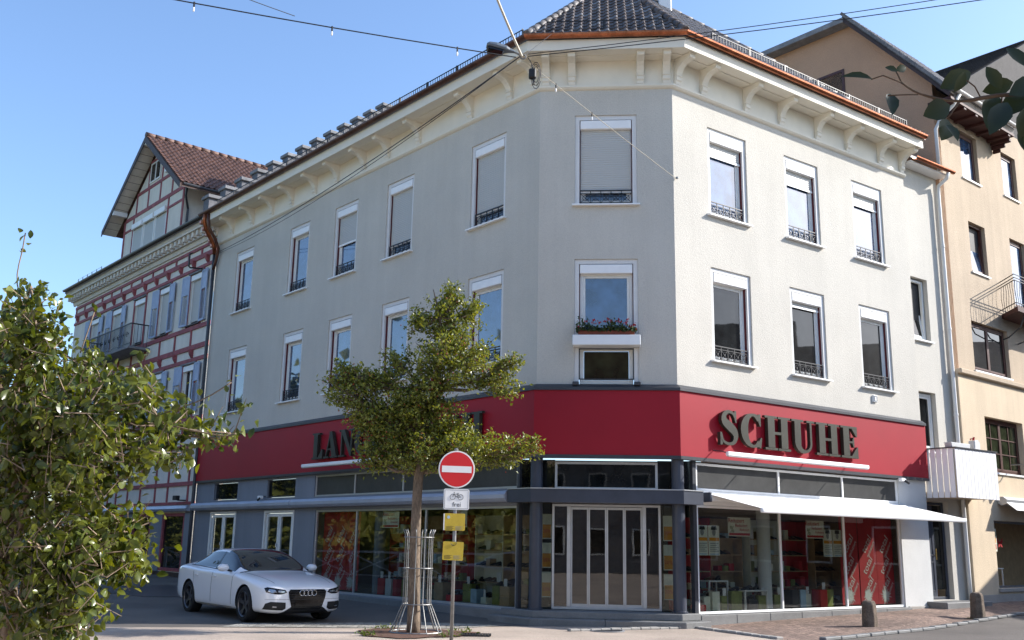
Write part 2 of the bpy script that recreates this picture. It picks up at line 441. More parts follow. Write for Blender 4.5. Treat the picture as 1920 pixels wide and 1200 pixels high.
def groundmat(name, base, stone=None, scale=9, joint=.5):
    """asphalt (stone None) or small set stones"""
    m, nt, b = newmat(name)
    L = nt.links.new
    geo = nt.nodes.new('ShaderNodeNewGeometry')
    n1 = nt.nodes.new('ShaderNodeTexNoise'); n1.inputs['Scale'].default_value = .55; n1.inputs['Detail'].default_value = 6
    n2 = nt.nodes.new('ShaderNodeTexNoise'); n2.inputs['Scale'].default_value = 70; n2.inputs['Detail'].default_value = 3
    L(geo.outputs['Position'], n1.inputs['Vector']); L(geo.outputs['Position'], n2.inputs['Vector'])
    cr = nt.nodes.new('ShaderNodeValToRGB')
    cr.color_ramp.elements[0].position = .3; cr.color_ramp.elements[0].color = (*[c*.72 for c in base], 1)
    cr.color_ramp.elements[1].position = .72; cr.color_ramp.elements[1].color = (*[c*1.25 for c in base], 1)
    L(n1.outputs['Fac'], cr.inputs['Fac'])
    mr = nt.nodes.new('ShaderNodeMapRange'); mr.inputs[1].default_value = .3; mr.inputs[2].default_value = .7; mr.inputs[3].default_value = .7; mr.inputs[4].default_value = 1.3
    L(n2.outputs['Fac'], mr.inputs[0])
    mx = nt.nodes.new('ShaderNodeMix'); mx.data_type = 'RGBA'; mx.blend_type = 'MULTIPLY'; mx.inputs[0].default_value = 1
    L(cr.outputs[0], mx.inputs[6]); L(mr.outputs[0], mx.inputs[7])
    out = mx.outputs[2]; h = n2.outputs['Fac']
    if stone:
        v = nt.nodes.new('ShaderNodeTexVoronoi'); v.inputs['Scale'].default_value = scale; v.inputs['Randomness'].default_value = .55
        v2 = nt.nodes.new('ShaderNodeTexVoronoi'); v2.feature = 'DISTANCE_TO_EDGE'; v2.inputs['Scale'].default_value = scale; v2.inputs['Randomness'].default_value = .55
        L(geo.outputs['Position'], v.inputs['Vector']); L(geo.outputs['Position'], v2.inputs['Vector'])
        sp = nt.nodes.new('ShaderNodeSeparateColor'); L(v.outputs['Color'], sp.inputs[0])
        mr2 = nt.nodes.new('ShaderNodeMapRange'); mr2.inputs[3].default_value = .65; mr2.inputs[4].default_value = 1.4
        L(sp.outputs[0], mr2.inputs[0])
        m2 = nt.nodes.new('ShaderNodeMix'); m2.data_type = 'RGBA'; m2.blend_type = 'MULTIPLY'; m2.inputs[0].default_value = 1
        L(out, m2.inputs[6]); L(mr2.outputs[0], m2.inputs[7])
        jr = nt.nodes.new('ShaderNodeMapRange'); jr.inputs[1].default_value = 0; jr.inputs[2].default_value = .09
        L(v2.outputs['Distance'], jr.inputs[0])
        m3 = nt.nodes.new('ShaderNodeMix'); m3.data_type = 'RGBA'
        m3.inputs[6].default_value = (*[c*joint for c in base], 1)
        L(jr.outputs[0], m3.inputs[0]); L(m2.outputs[2], m3.inputs[7])
        out = m3.outputs[2]; h = jr.outputs[0]
    L(out, b.inputs['Base Color'])
    bp = nt.nodes.new('ShaderNodeBump'); bp.inputs['Strength'].default_value = .6; bp.inputs['Distance'].default_value = .012
    L(h, bp.inputs['Height']); L(bp.outputs[0], b.inputs['Normal'])
    b.inputs['Roughness'].default_value = .85
    return m
M_['asphalt'] = groundmat('asphalt', (.115,.100,.086))
M_['cobble'] = groundmat('red_brown_setts', (.22,.15,.115), True, 9)
M_['cobblegrey'] = groundmat('pale_grey_setts', (.30,.28,.24), True, 8)
M_['slab'] = groundmat('pale_bounce_paving', (.40,.325,.26))
M_['slabpale'] = groundmat('pale_concrete_paving', (.36,.33,.28))

# ------------------------------------------------------------------ the street plan
P1 = Vector((0.55284, 21.0, 0)); P2 = Vector((3.52566, 20.72946, 0))
dL = Vector((-0.6523608, 0.75790856, 0)); dR = Vector((0.81068454, 0.58548321, 0))
dC = (P2-P1).normalized()
LC = (P2-P1).length
def frame(o, x):
    x = x.normalized(); z = Vector((0,0,1)); y = z.cross(x)
    return Matrix(((x.x,y.x,0,o.x),(x.y,y.y,0,o.y),(0,0,1,0),(0,0,0,1)))
QL = P1 + dL*17
FL = frame(QL, -dL)            # s from the half-timbered house to the corner, y into the building
FC = frame(P1, dC)
FR = frame(P2, dR)
PB = P2 + dR*10.85
dB = Vector((math.cos(rad(40)), math.sin(rad(40)), 0))
FB = frame(PB, dB)

def gz(x, y):
    return .018*max(0, y-21) + .02*max(0, x-9)*(1 if y > 18 else 0)

def sweep(prof, path, closed=False):
    """profile (offset outwards, z) along a path of plan points running left to right as seen from the street; mitred"""
    mb = MB(); n = len(prof); o = 0
    ns = []
    for i in range(len(path)-1):
        d = (path[i+1]-path[i]).normalized(); ns.append(Vector((d.y, -d.x, 0)))
    for i, p in enumerate(path):
        if i == 0: m = ns[0]
        elif i == len(path)-1: m = ns[-1]
        else: m = (ns[i-1]+ns[i])/(1+ns[i-1].dot(ns[i]))
        for off, z in prof:
            q = p + m*off
            mb.v.append((q.x, q.y, z))
    for i in range(len(path)-1):
        for k in range(n if closed else n-1):
            k2 = (k+1) % n
            mb.f.append((i*n+k, (i+1)*n+k, (i+1)*n+k2, i*n+k2)); mb.m.append(0)
    if closed:
        mb.f.append(tuple(range(n))); mb.m.append(0)
        e = (len(path)-1)*n
        mb.f.append(tuple(e+k for k in range(n-1, -1, -1))); mb.m.append(0)
    return mb

def wall_holes(x0, x1, z0, z1, holes, depth=.2, y=0, gable=None):
    """front sheet at y with rectangular openings and their reveals"""
    mb = MB()
    xs = sorted(set([x0, x1]+[h[0] for h in holes]+[h[1] for h in holes]))
    zs = sorted(set([z0, z1]+[h[2] for h in holes]+[h[3] for h in holes]))
    xs = [x for x in xs if x0 <= x <= x1]; zs = [z for z in zs if z0 <= z <= z1]
    for i in range(len(xs)-1):
        for j in range(len(zs)-1):
            cx, cz = (xs[i]+xs[i+1])/2, (zs[j]+zs[j+1])/2
            if any(h[0] < cx < h[1] and h[2] < cz < h[3] for h in holes): continue
            mb.add([(xs[i],y,zs[j]),(xs[i+1],y,zs[j]),(xs[i+1],y,zs[j+1]),(xs[i],y,zs[j+1])], [(0,1,2,3)])
    for a, b, c, d in holes:
        Y = y+depth
        mb.add([(a,y,c),(a,Y,c),(a,Y,d),(a,y,d)], [(0,3,2,1)])
        mb.add([(b,y,c),(b,Y,c),(b,Y,d),(b,y,d)], [(0,1,2,3)])
        mb.add([(a,y,d),(b,y,d),(b,Y,d),(a,Y,d)], [(0,1,2,3)])
        mb.add([(a,y,c),(b,y,c),(b,Y,c),(a,Y,c)], [(0,3,2,1)])
    return mb

def ring(mb, x0, x1, z0, z1, w, y0, y1, sides='lrtb', mi=0):
    """rectangular frame of four butt-jointed bars"""
    wl, wr, wt, wb = (w if isinstance(w, tuple) else (w,w,w,w))
    if 'l' in sides: mb.box(x0, x0+wl, y0, y1, z0, z1, mi)
    if 'r' in sides: mb.box(x1-wr, x1, y0, y1, z0, z1, mi)
    a = x0+(wl if 'l' in sides else 0); b = x1-(wr if 'r' in sides else 0)
    if 't' in sides: mb.box(a, b, y0, y1, z1-wt, z1, mi)
    if 'b' in sides: mb.box(a, b, y0, y1, z0, z0+wb, mi)
    return mb

# ================================================================== THE SETTING
def sheet(name, poly, z, mat, sub=None):
    mb = MB()
    mb.add([(x, y, gz(x, y)+z) for x, y in poly], [tuple(range(len(poly)))])
    return mb.build(name, mat, kind='structure')

xs = [-400,-150,-60,-40,-30]+list(range(-24, 25, 3))+[30,40,60,150,400]
ys = [-300,-100,-40,-20,-10,0,6,10,14,17,19,21,23,25,27,29,31,34,37,40,45,50,60,100,300]
mb = MB()
for y in ys:
    for x in xs: mb.v.append((x, y, gz(min(max(x, -60), 40), min(y, 60))))
nx = len(xs)
for j in range(len(ys)-1):
    for i in range(nx-1):
        mb.f.append((j*nx+i, j*nx+i+1, (j+1)*nx+i+1, (j+1)*nx+i)); mb.m.append(0)
mb.build('ground', M_['asphalt'], kind='structure', smooth=True)

def grid_sheet(name, fn_inside, x0, x1, y0, y1, st, dz, mat):
    mb = MB(); idx = {}
    nx_, ny_ = int(round((x1-x0)/st)), int(round((y1-y0)/st))
    def vid(i, j):
        if (i, j) not in idx:
            x, y = x0+i*st, y0+j*st
            idx[(i, j)] = len(mb.v); mb.v.append((x, y, gz(x, y)+dz))
        return idx[(i, j)]
    for i in range(nx_):
        for j in range(ny_):
            if fn_inside(x0+(i+.5)*st, y0+(j+.5)*st):
                mb.f.append((vid(i,j), vid(i+1,j), vid(i+1,j+1), vid(i,j+1))); mb.m.append(0)
    return mb.build(name, mat, kind='structure')

def side_of(p, a, b):
    return (b[0]-a[0])*(p[1]-a[1])-(b[1]-a[1])*(p[0]-a[0])
KA, KB, KC = (3.75, 20.5), (4.95, 18.2), (6.5, 15.4)
RA, RB = (5.55, 18.1), (12.6, 24.9)
# red-brown setts before the shop window, pale paving cut along the sunlit edge, grey setts round the tree
pav = sheet('sett_pavement', [(4.0,21.3),(3.75,20.5),(4.95,18.2),(5.35,17.7),(5.75,18.35),(8.0,20.55),(10.3,22.75),(12.6,24.75),(17,28.6),(17,32),(12,30)], .012, M_['cobble'])
slab = sheet('pale_bounce_paving', [(-19,-13),(16,-13),(9,9),(5.35,17.7),(4.95,18.2),(3.75,20.5),(3.5,20.7),(2.2,20.4),(.6,20.2),(-.4,19.9),(-.9,19.35),(-5,18.7),(-9.2,17.9),(-19,16.4)], .008, M_['slab'])  # reaches far out of view, added pale to bounce light onto the walls
sheet('sett_apron', [(-5.2,18.75),(-.9,19.35),(-.4,19.9),(.0,20.3),(-1.5,20.6),(-3.4,20.1),(-5.0,19.6)], .014, M_['cobblegrey'])
pit = []
for k in range(22):
    a = 2*math.pi*k/22; r = .98*(1+.12*math.sin(3*a+1)+.08*math.sin(7*a))
    pit.append((-1.62+r*math.cos(a)*1.05, 18.18+r*math.sin(a)*.95))
sheet('tree_pit', pit, .024, M_['soil'])

def stone_row(parent, a, b, w, h, l, z, mat):
    a, b = Vector((*a, 0)), Vector((*b, 0)); n = int((b-a).length/l); d = (b-a).normalized()
    me = cached(('curb', w, h, l), lambda: MB().box(-l*.485, l*.485, -w/2, w/2, 0, h).mesh('curb_stone', mat, bevel=.012))
    for i in range(n):
        p = a+d*(l*(i+.5))
        inst('curb_stone', me, parent, T(p.x+random.uniform(-.006,.006), p.y, gz(p.x,p.y)+z+random.uniform(-.006,.006)) @ RZ(math.atan2(d.y, d.x)+random.uniform(-.02,.02)))
stone_row(pav, KA, KB, .16, .05, .22, .0, M_['granitelight'])
stone_row(pav, (3.75,20.45), (1.0,19.15), .14, .05, .22, .0, M_['granitelight'])
stone_row(pav, (5.6,18.3), (12.7,25.0), .14, .06, .55, .0, M_['granite'])
# pale paved wedge before the entrance pier
sheet('pavement_patch', [(8.35,22.3),(9.3,23.2),(10.35,24.6),(9.7,24.75),(8.3,23.5),(7.4,22.9)], .020, M_['slabpale'])
# a patch of darker asphalt in the road by the left-hand house
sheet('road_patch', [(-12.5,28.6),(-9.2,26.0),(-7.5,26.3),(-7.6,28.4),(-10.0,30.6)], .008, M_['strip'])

# manhole cover and street drain
def manhole(x, y, r, lab):
    z = gz(x, y)+.018
    o = empty('manhole_cover', lab, 'manhole', T(x, y, z))
    MB().lathe([(r, 0), (r, .014), (r*.86, .014), (r*.86, 0)], 28).build('frame', M_['concrete'], o, T(x, y, z-.008))
    MB().lathe([(0, 0), (r*.84, 0), (r*.84, .012), (0, .012)], 28, caps=False).build('lid', M_['iron'], o, T(x, y, z-.006))
manhole(1.9, 19.45, .34, 'round iron manhole cover before the entrance steps')
manhole(6.0, 16.9, .34, 'round iron manhole cover in the road at the lower right')
gr_ = empty('street_drain', 'slotted iron street drain beside the tree pit', 'drain', T(-.52, 17.95, .02))
ring(MB(), -.26, .26, -.17, .17, .03, -.01, .01).build('frame', M_['iron'], gr_, T(-.52, 17.95, .03) @ Matrix.Rotation(math.pi/2, 4, 'X'))
for i in range(9): MB().box(-.225+i*.05, -.20+i*.05, -.14, .14, 0, .012).build('bar', M_['iron'], gr_, T(-.52, 17.95, .024))
# ================================================================== CORNER BUILDING
bld = empty('corner_building', 'light grey corner shop building with red fascia and white bracketed eaves', 'building', T(2, 21, 0))
PATH = [QL, P1, P2, P2+dR*9.02]
def seg(prof, i, path=PATH):
    full = sweep(prof, path, closed=True)
    n = len(prof)
    mb = MB()
    mb.v = full.v[i*n:(i+2)*n]
    mb.f = [(k, n+k, n+(k+1) % n, (k+1) % n) for k in range(n)] + [tuple(range(n)), tuple(range(2*n-1, n-1, -1))]
    mb.m = [0]*len(mb.f)
    return mb
def segs(name, prof, mats, which=(0,1,2), path=PATH, bevel=0, smooth=False, parent=None):
    out = []
    for i in which:
        m = mats[i] if isinstance(mats, (list, tuple)) else mats
        out.append(seg(prof, i, path).build(name, m, parent or bld, bevel=bevel, smooth=smooth, recalc=True))
    return out

LW = [(1.65,2.95),(5.40,6.63),(8.10,9.36),(10.83,12.09),(14.52,15.83)]
RW = [(1.12,2.45),(3.85,5.17),(6.57,7.90)]
ZU, ZL, WH = 8.97, 5.60, 2.12
hl = [(a,b,z,z+WH) for a,b in LW for z in (ZU,ZL)]
hr = [(a,b,z,z+WH) for a,b in RW for z in (ZU,ZL)]
hc = [(.80,2.18,ZU,ZU+WH),(.80,2.18,4.92,7.70)]
wall_holes(0, 17, 3.36, 11.76, hl).build('wall', M_['plaster'], bld, FL)
wall_holes(0, LC, 3.36, 11.76, hc).build('wall', M_['plaster'], bld, FC)
wall_holes(0, 9.0, 3.36, 11.76, hr).build('wall', M_['plaster'], bld, FR)
# lower grey wall of the long side, with its garden doors and small high windows
lowL = [(1.30,3.12,.40,2.37),(5.03,6.80,.40,2.37),(1.40,3.10,2.76,3.30),(5.08,6.78,2.76,3.30),(7.98,16.42,.22,2.37),(7.86,16.42,2.74,3.32)]
wall_holes(0, 16.45, -.3, 3.36, lowL, depth=.16).build('wall', M_['graypaint'], bld, FL)
wall_holes(7.78, 9.0, -.3, 3.36, [], .1).build('wall', M_['pier'], bld, FR)
MB().box(8.99, 9.0, .001, .35, -.3, 11.7).build('wall', M_['plaster'], bld, FR)
MB().box(7.78, 7.79, .002, .5, -.3, 3.35).build('wall', M_['pier'], bld, FR)

# ---- iron window railings
def rail_mesh(w, h=.34):
    def fn():
        mb = MB(); y = .07
        mb.box(0, w, y-.012, y+.012, h-.022, h)
        mb.box(0, w, y-.010, y+.010, .03, .048)
        mb.box(0, w, y-.008, y+.008, h-.085, h-.072)
        n = max(3, int(round(w/.21)))
        for i in range(n+1):
            x = i*w/n
            mb.box(max(0, x-.008), min(w, x+.008), y-.009, y+.009, 0, h-.02)
        for i in range(n):
            a, b = i*w/n+.008, (i+1)*w/n-.008
            c = (a+b)/2; zc = (.048+h-.085)/2
            mb.bar((a,y,.048),(b,y,h-.085), .010, .010, (0,1,0)); mb.bar((a,y+.004,h-.085),(b,y+.004,.048), .010, .010, (0,1,0))
            pts = [(c+.062*math.cos(t*math.pi/6), y-.004, zc+.062*math.sin(t*math.pi/6)) for t in range(13)]
            mb.tube(pts, .006, 4, caps=False)
            mb.box(c-.016, c+.016, y-.014, y-.002, zc-.016, zc+.016)
        return mb.mesh('railing', M_['iron'])
    return cached(('rail', round(w,2), h), fn)

def window(F, s0, s1, z0, h, shutter=0.0, pane='pane', rail=True, parent=None, sillw=.06, box=.22, label=None, depth=.17):
    w = s1-s0; par = parent or bld
    M = F @ T(s0, 0, z0)
    k = (round(w,2), round(h,2), box)
    fr = cached(('wf',)+k, lambda: ring(ring(MB(), .115, w-.115, .012, h-.10-box+.02, (.07,.07,.05,.07), .135, .2), .186, w-.186, .083, h-.10-box-.03, .05, .15, .19).mesh('window', M_['white_pvc'], bevel=.006))
    o = inst('window', fr, par, M)
    inst('pane', cached(('wp', pane)+k, lambda: MB().box(.236, w-.236, .168, .176, .13, h-.10-box-.08).mesh('pane', M_[pane])), o, M)
    inst('surround', cached(('ws',)+k, lambda: ring(MB(), .002, w-.002, .002, h-.002, .098, .035, .2, 'lrt').mesh('surround', M_['surround'])), o, M)
    inst('guide_rail', cached(('wg',)+k, lambda: ring(MB(), .101, w-.101, .012, h-.101, .013, .085, .2, 'lrt').mesh('guide_rail', M_['oldred'])), o, M)
    if box:
        inst('shutter_box', cached(('wb',)+k, lambda: MB().prism([(.118,h-.116),(w-.118,h-.116),(w-.118,h-.10-box),(.118,h-.10-box)], .022, .2).mesh('shutter_box', M_['white'], bevel=.012)), o, M)
    if shutter > 0:
        top = h-.10-box; zb = top-(top-.09)*shutter
        mb = MB().box(.13, w-.13, .112, .124, zb, top); 
        sh = mb.build('roller_shutter', M_['slats'], o, M)
        MB().box(.125, w-.125, .104, .130, zb-.05, zb).build('end_bar', M_['white'], o, M)
    if rail:
        inst('railing', rail_mesh(w-.24), o, M @ T(.12, 0, .012))
    inst('sill', cached(('wl', sillw)+k, lambda: MB().add([(-sillw,-.10,-.05),(w+sillw,-.10,-.05),(w+sillw,.13,-.045),(-sillw,.13,-.045),(-sillw,-.10,-.018),(w+sillw,-.10,-.018),(w+sillw,.13,.008),(-sillw,.13,.008)],
         [(0,3,2,1),(4,5,6,7),(0,1,5,4),(1,2,6,5),(2,3,7,6),(3,0,4,7)]).mesh('sill', M_['white'])), o, M)
    return o
lsh = [0, 0, .48, .84, .86]
for (a, b), sh in zip(LW, lsh):
    window(FL, a, b, ZU, WH, sh)
for (a, b) in LW:
    window(FL, a, b, ZL, WH, 0)
window(FC, .80, 2.18, ZU, WH, .86)
for i, (a, b) in enumerate(RW):
    window(FR, a, b, ZU, WH, (.17,.2,.16)[i], pane='panesky')
    window(FR, a, b, ZL, WH, (0,.05,0)[i], pane='panedark')
# window over the entrance: tall opening with a planter shelf across it
w = window(FC, .80, 2.18, 5.97, 1.73, 0, rail=False, sillw=-.02)
MF = FC @ T(.80, 0, 4.92)
ring(MB(), .002, 1.378, .0, .80, .098, .035, .2, 'lr').build('surround', M_['surround'], w, MF)
lo = ring(MB(), .115, 1.265, .03, .80, (.09,.09,.05,.08), .12, .2).build('window', M_['white_pvc'], bld, MF, bevel=.006)
MB().box(.21, 1.17, .165, .175, .12, .74).build('pane', M_['panegreen'], lo, MF)
ring(MB(), .10, 1.28, .11, .79, .022, .03, .055).build('iron_frame', M_['iron'], lo, MF)
MB().box(-.03, 1.41, -.27, .15, .81, 1.03).build('planter_shelf', M_['white'], bld, MF, bevel=.008)
for x in (-.03, 1.27):
    MB().box(x, x+.14, -.13, -.02, -.03, .045).build('foot_block', M_['strip'], lo, MF, bevel=.01)

# ---- fascia, strips, cornice
segs('fascia_panel', [(0.002,3.42),(.10,3.42),(.10,4.78),(.002,4.78)], M_['red'])
segs('top_strip', [(0.002,4.782),(.135,4.782),(.135,4.84),(.03,4.92),(.002,4.92)], M_['strip'])
segs('bottom_strip', [(-.04,3.35),(.115,3.35),(.115,3.418),(-.04,3.418)], M_['strip'])
segs('moulding', [(.001,11.70),(.05,11.72),(.085,11.755),(.085,11.80),(.001,11.80)], M_['cream'])
segs('frieze', [(.0,11.80),(.032,11.80),(.032,12.40),(.0,12.40)], M_['cream'])
segs('soffit', [(.0,12.402),(.60,12.402),(.60,12.45),(.0,12.45)], M_['cream'])
segs('soffit_bead', [(.30,12.385),(.33,12.385),(.33,12.400),(.30,12.400)], M_['cream'])
segs('eave_board', [(.602,12.38),(.655,12.38),(.655,12.63),(.602,12.63)], M_['cream'])
gp = [(.66+.085-.085*math.cos(t*math.pi/8), 12.71-.085*math.sin(t*math.pi/8)) for t in range(9)]
gp = gp + [(x*.93+.745*.07, z+.012) for x, z in gp[::-1]]
segs('gutter', gp, [M_['copperdark'], M_['copper'], M_['copper']], smooth=False)
# gutter brackets (the joints one sees along the run)
gcl = MB().prism([(-.02,0),(.02,0),(.02,.01),(-.02,.01)], -.2, 0)
def bracket_mesh():
    prof = [(.03,11.805),(.085,11.805),(.095,11.87),(.13,11.90),(.13,11.98),(.115,12.02),(.15,12.10),(.21,12.18),(.30,12.245),(.42,12.275),(.53,12.285),(.55,12.31),(.55,12.398),(.03,12.398)]
    n = len(prof); W = .085
    mb = MB()
    mb.v = [(-W,-o,z) for o, z in prof]+[(W,-o,z) for o, z in prof]
    mb.f = [tuple(range(n-1,-1,-1)), tuple(range(n,2*n))]+[(i,(i+1)%n,(i+1)%n+n,i+n) for i in range(n)]
    mb.m = [0]*len(mb.f)
    # cap plate on top and a little drop at the foot
    mb.box(-W-.02, W+.02, -.575, -.03, 12.375, 12.397)
    mb.box(-W-.012, W+.012, -.15, -.03, 11.985, 12.012)
    return mb.mesh('eave_bracket', M_['cream'], bevel=.006, recalc=True)
brk = bracket_mesh()
for s in (1.25,2.75,4.15,5.45,6.90,8.18,9.63,10.84,12.30,14.50,16.0,16.86):
    inst('eave_bracket', brk, bld, FL @ T(s,0,0))
for s in (.13,.72,2.27,2.86):
    inst('eave_bracket', brk, bld, FC @ T(s,0,0))
for s in (.12,.96,2.45,3.73,5.16,6.42,7.85,8.85):
    inst('eave_bracket', brk, bld, FR @ T(s,0,0))

# ---- roof
EO, EZ = .70, 12.73
def plane(F, slope):
    o = F.translation; n = Vector((F[0][1], F[1][1], 0))
    return n, o, slope                      # z = EZ + slope*(n.(p-o)+EO)
def pz(pl, p):
    n, o, k = pl
    return EZ + k*(n.dot(Vector((p[0],p[1],0))-o)+EO)
apex = FC @ Vector((1.72, 3.8, 0)); apex.z = 16.75
KL = .50                                    # the long wing behind the corner pavilion has a lower roof
KC = (apex.z-EZ)/(3.8+EO)
KR = (apex.z-EZ)/((FR.inverted() @ Vector((apex.x, apex.y, 0))).y+EO)
plL, plC, plR = plane(FL,KL), plane(FC,KC), plane(FR,KR)
def meet(a, b, c):
    rows, rhs = [], []
    for n, o, k in (a, b, c):
        rows.append((k*n.x, k*n.y, -1)); rhs.append(k*n.dot(o)-k*EO-EZ)
    return Matrix(rows).inverted() @ Vector(rhs)
def eave_pt(i):
    ns = []
    for F in (FL, FC, FR): ns.append(Vector((-F[0][1], -F[1][1], 0)))
    p = (P1, P2)[i]; m = (ns[i]+ns[i+1])/(1+ns[i].dot(ns[i+1]))
    q = p+m*EO; return Vector((q.x, q.y, EZ))
e1, e2 = eave_pt(0), eave_pt(1)
zt = 18.3
L0 = FL @ Vector((0,-EO,0)); L0.z = EZ
Lr = FL @ Vector((0,6.5-EO,0)); Lr.z = EZ+KL*6.5
Lt = FL @ Vector((15.2,6.5-EO,0)); Lt.z = EZ+KL*6.5
R0 = FR @ Vector((9.1,-EO,0)); R0.z = EZ
Rr = FR @ Vector((9.1,(zt-EZ)/KR-EO,0)); Rr.z = zt
Rt = FR @ Vector((2.4,(zt-EZ)/KR-EO,0)); Rt.z = zt
def V3(a,b,c): return Vector((a,b,c))
def roofpart(pts):
    mb = MB(); n = len(pts); d = Vector((0,0,-.10))
    mb.v = [tuple(p) for p in pts]+[tuple(p+d) for p in pts]
    mb.f = [tuple(range(n)), tuple(range(2*n-1,n-1,-1))]+[(i,i+n,(i+1)%n+n,(i+1)%n) for i in range(n)]; mb.m = [0]*len(mb.f)
    return mb.build('roof', M_['tile'], bld, recalc=True)
roofL = roofpart([L0, e1, Lt, Lr])
roofC = roofpart([e1, e2, apex])
Rp = FR @ Vector((5.6,-EO,0)); Rp.z = EZ          # the pavilion's right-hand slope dies out here
roofR = roofpart([e2, Rp, apex])
Re = FR @ Vector((5.3,-EO,0)); Re.z = EZ-.01
Rq = FR @ Vector((9.1,4.0-EO,0)); Rq.z = EZ+.45*4.0
Rs = FR @ Vector((2.0,4.0-EO,0)); Rs.z = EZ+.45*4.0
e2b = e2-Vector((0,0,.02))
roofpart([e2b, R0, Rq, Rs])
roofpart([Rp, Vector((apex.x+.1,apex.y+.3,EZ+1.2)), apex])
def tile_mesh(w, l, mat, name='roof_tile'):
    mb = MB(); prof = [(0,.012),(.10,.002),(.30,.0),(.52,.012),(.70,.042),(.86,.050),(1.0,.030)]
    n = len(prof)
    for j, (t, up) in enumerate(((0,.035),(l,.008))):
        for px, pzz in prof: mb.v.append((px*w, t, pzz+up))
    for px, pzz in prof: mb.v.append((px*w, 0.0, pzz+.012))
    mb.f = [(i,i+1,n+i+1,n+i) for i in range(n-1)]+[(2*n+i,2*n+i+1,i+1,i) for i in range(n-1)]
    mb.m = [0]*len(mb.f)
    return mb.mesh(name, mat)
TW, TL = .205, .335
tm = tile_mesh(TW+.01, TL+.06, M_['tile'])
tm2 = tile_mesh(TW+.01, TL+.06, M_['tilelight'])
def slope_frame(a, b, F, k):
    x = (b-a).normalized(); n = Vector((F[0][1],F[1][1],0)); y = (n+Vector((0,0,k))).normalized(); z = x.cross(y)
    return Matrix(((x.x,y.x,z.x,a.x),(x.y,y.y,z.y,a.y),(x.z,y.z,z.z,a.z),(0,0,0,1)))
roofpart([e1+V3(0,0,.0), apex, Vector((apex.x,apex.y+.4,EZ+.8))])
SC = slope_frame(e1, e2, FC, KC)
apl = SC.inverted() @ apex
W = (e2-e1).length
for r in range(24):
    yy = -.05+r*TL
    t = (yy+.1)/apl.y
    if t > .97: break
    xa, xb = apl.x*t, W+(apl.x-W)*t
    for c in range(int(W/TW)+1):
        x = c*TW
        if x < xa-.10 or x+TW > xb+.10: continue
        inst('roof_tile', tm if random.random() < .8 else tm2, roofC, SC @ T(x, yy, .002+random.uniform(0,.006)) @ RZ(random.uniform(-.012,.012)))
SR = slope_frame(e2, R0, FR, KR)
apr = SR.inverted() @ apex; rpx = (Rp-e2).length
def in_tri(x, y):
    t = y/apr.y
    return t < .97 and apr.x*t-.10 < x and x+TW < rpx+(apr.x-rpx)*t+.10
nt_ = 0; mb = MB(); SR2 = slope_frame(e2b, R0, FR, .45)
for r in range(20):
    for c in range(46):
        x, yy = c*TW, -.05+r*TL
        if in_tri(x, yy+.1):
            inst('roof_tile', tm2, roofR, SR @ T(x, yy, .002+random.uniform(0,.006)) @ RZ(random.uniform(-.01,.01))); nt_ += 1
        elif r < 12 and x > rpx-1.2*r*TL:
            Mt = SR2 @ T(x, yy, .004)
            o = len(mb.v); mb.v += [tuple(Mt @ v.co) for v in tm2.vertices]
            for p in tm2.polygons: mb.f.append(tuple(o+i for i in p.vertices)); mb.m.append(0)
mb.build('roof_tile_field', M_['tilelight'], roofR, kind='stuff')
def hip_caps(a, b, n, parent, mat):
    d = (b-a)/n; t = d.normalized(); q = Vector((0,0,1)).rotation_difference(t).to_matrix().to_4x4()
    ln = d.length
    me = cached(('hip', round(ln,3), mat.name), lambda: MB().lathe([(.085,-.02),(.105,-.02),(.095,ln*.5),(.085,ln+.03)], 12).mesh('ridge_tile', mat, smooth=True))
    for i in range(n):
        p = a+d*i
        inst('ridge_tile', me, parent, T(p.x,p.y,p.z+.03) @ q)
hip_caps(e1, apex, 17, roofL, M_['tilelight'])
hip_caps(e2, apex, 17, roofC, M_['tile'])
hip_caps(Rp, apex, 20, roofR, M_['tilelight'])
# snow guards
def snow_guard(a, b, F, parent):
    ln = (b-a).length; x = (b-a).normalized()
    n = int(ln/1.15); mb = MB()
    mb.box(0, ln, -.01, .01, .245, .262); mb.box(0, ln, -.008, .008, .05, .062)
    for i in range(int(ln/.095)):
        mb.box(i*.095, i*.095+.010, -.006, .006, .062, .245)
    for i in range(n+1):
        xx = i*ln/max(n,1)
        mb.box(max(0,xx-.02), min(ln,xx+.02), -.018, .018, -.06, .27)
    z = Vector((0,0,1)); y = z.cross(x)
    Mx = Matrix(((x.x,y.x,0,a.x),(x.y,y.y,0,a.y),(x.z,0,1,a.z),(0,0,0,1)))
    mb.build('snow_guard', M_['iron'], parent, Mx)
def eave_at(F, s, inn, k):
    p = F @ Vector((s,inn-EO,0)); p.z = EZ+k*inn; return p
snow_guard(eave_at(FL,1.0,.14,KL), eave_at(FL,17.0,.14,KL), FL, roofL)
snow_guard(eave_at(FC,.15,.22,KC), eave_at(FC,2.75,.22,KC), FC, roofC)
snow_guard(eave_at(FR,.8,.18,KR)-Vector((0,0,.02)), eave_at(FR,8.5,.18,.45), FR, roofR)
# stepped party wall towards the half-timbered house
cap = cached('pcap', lambda: MB().box(-.30,.30,-.06,.66,0,.13).mesh('coping', M_['concrete'], bevel=.015))
def blk_(i): return MB().box(-.22,.22,0,.585,-(.62 if i < 2 else 1.3+i*.20),0).mesh('parapet_step', M_['slate'], bevel=.01)
for i in range(13):
    t = -.62+i*.585; z = 13.42+.816*(t+.62)
    p = inst('parapet_step', blk_(i), bld, FL @ T(.12, t, z-.13))
    inst('coping', cap, p, FL @ T(.12, t, z-.13))
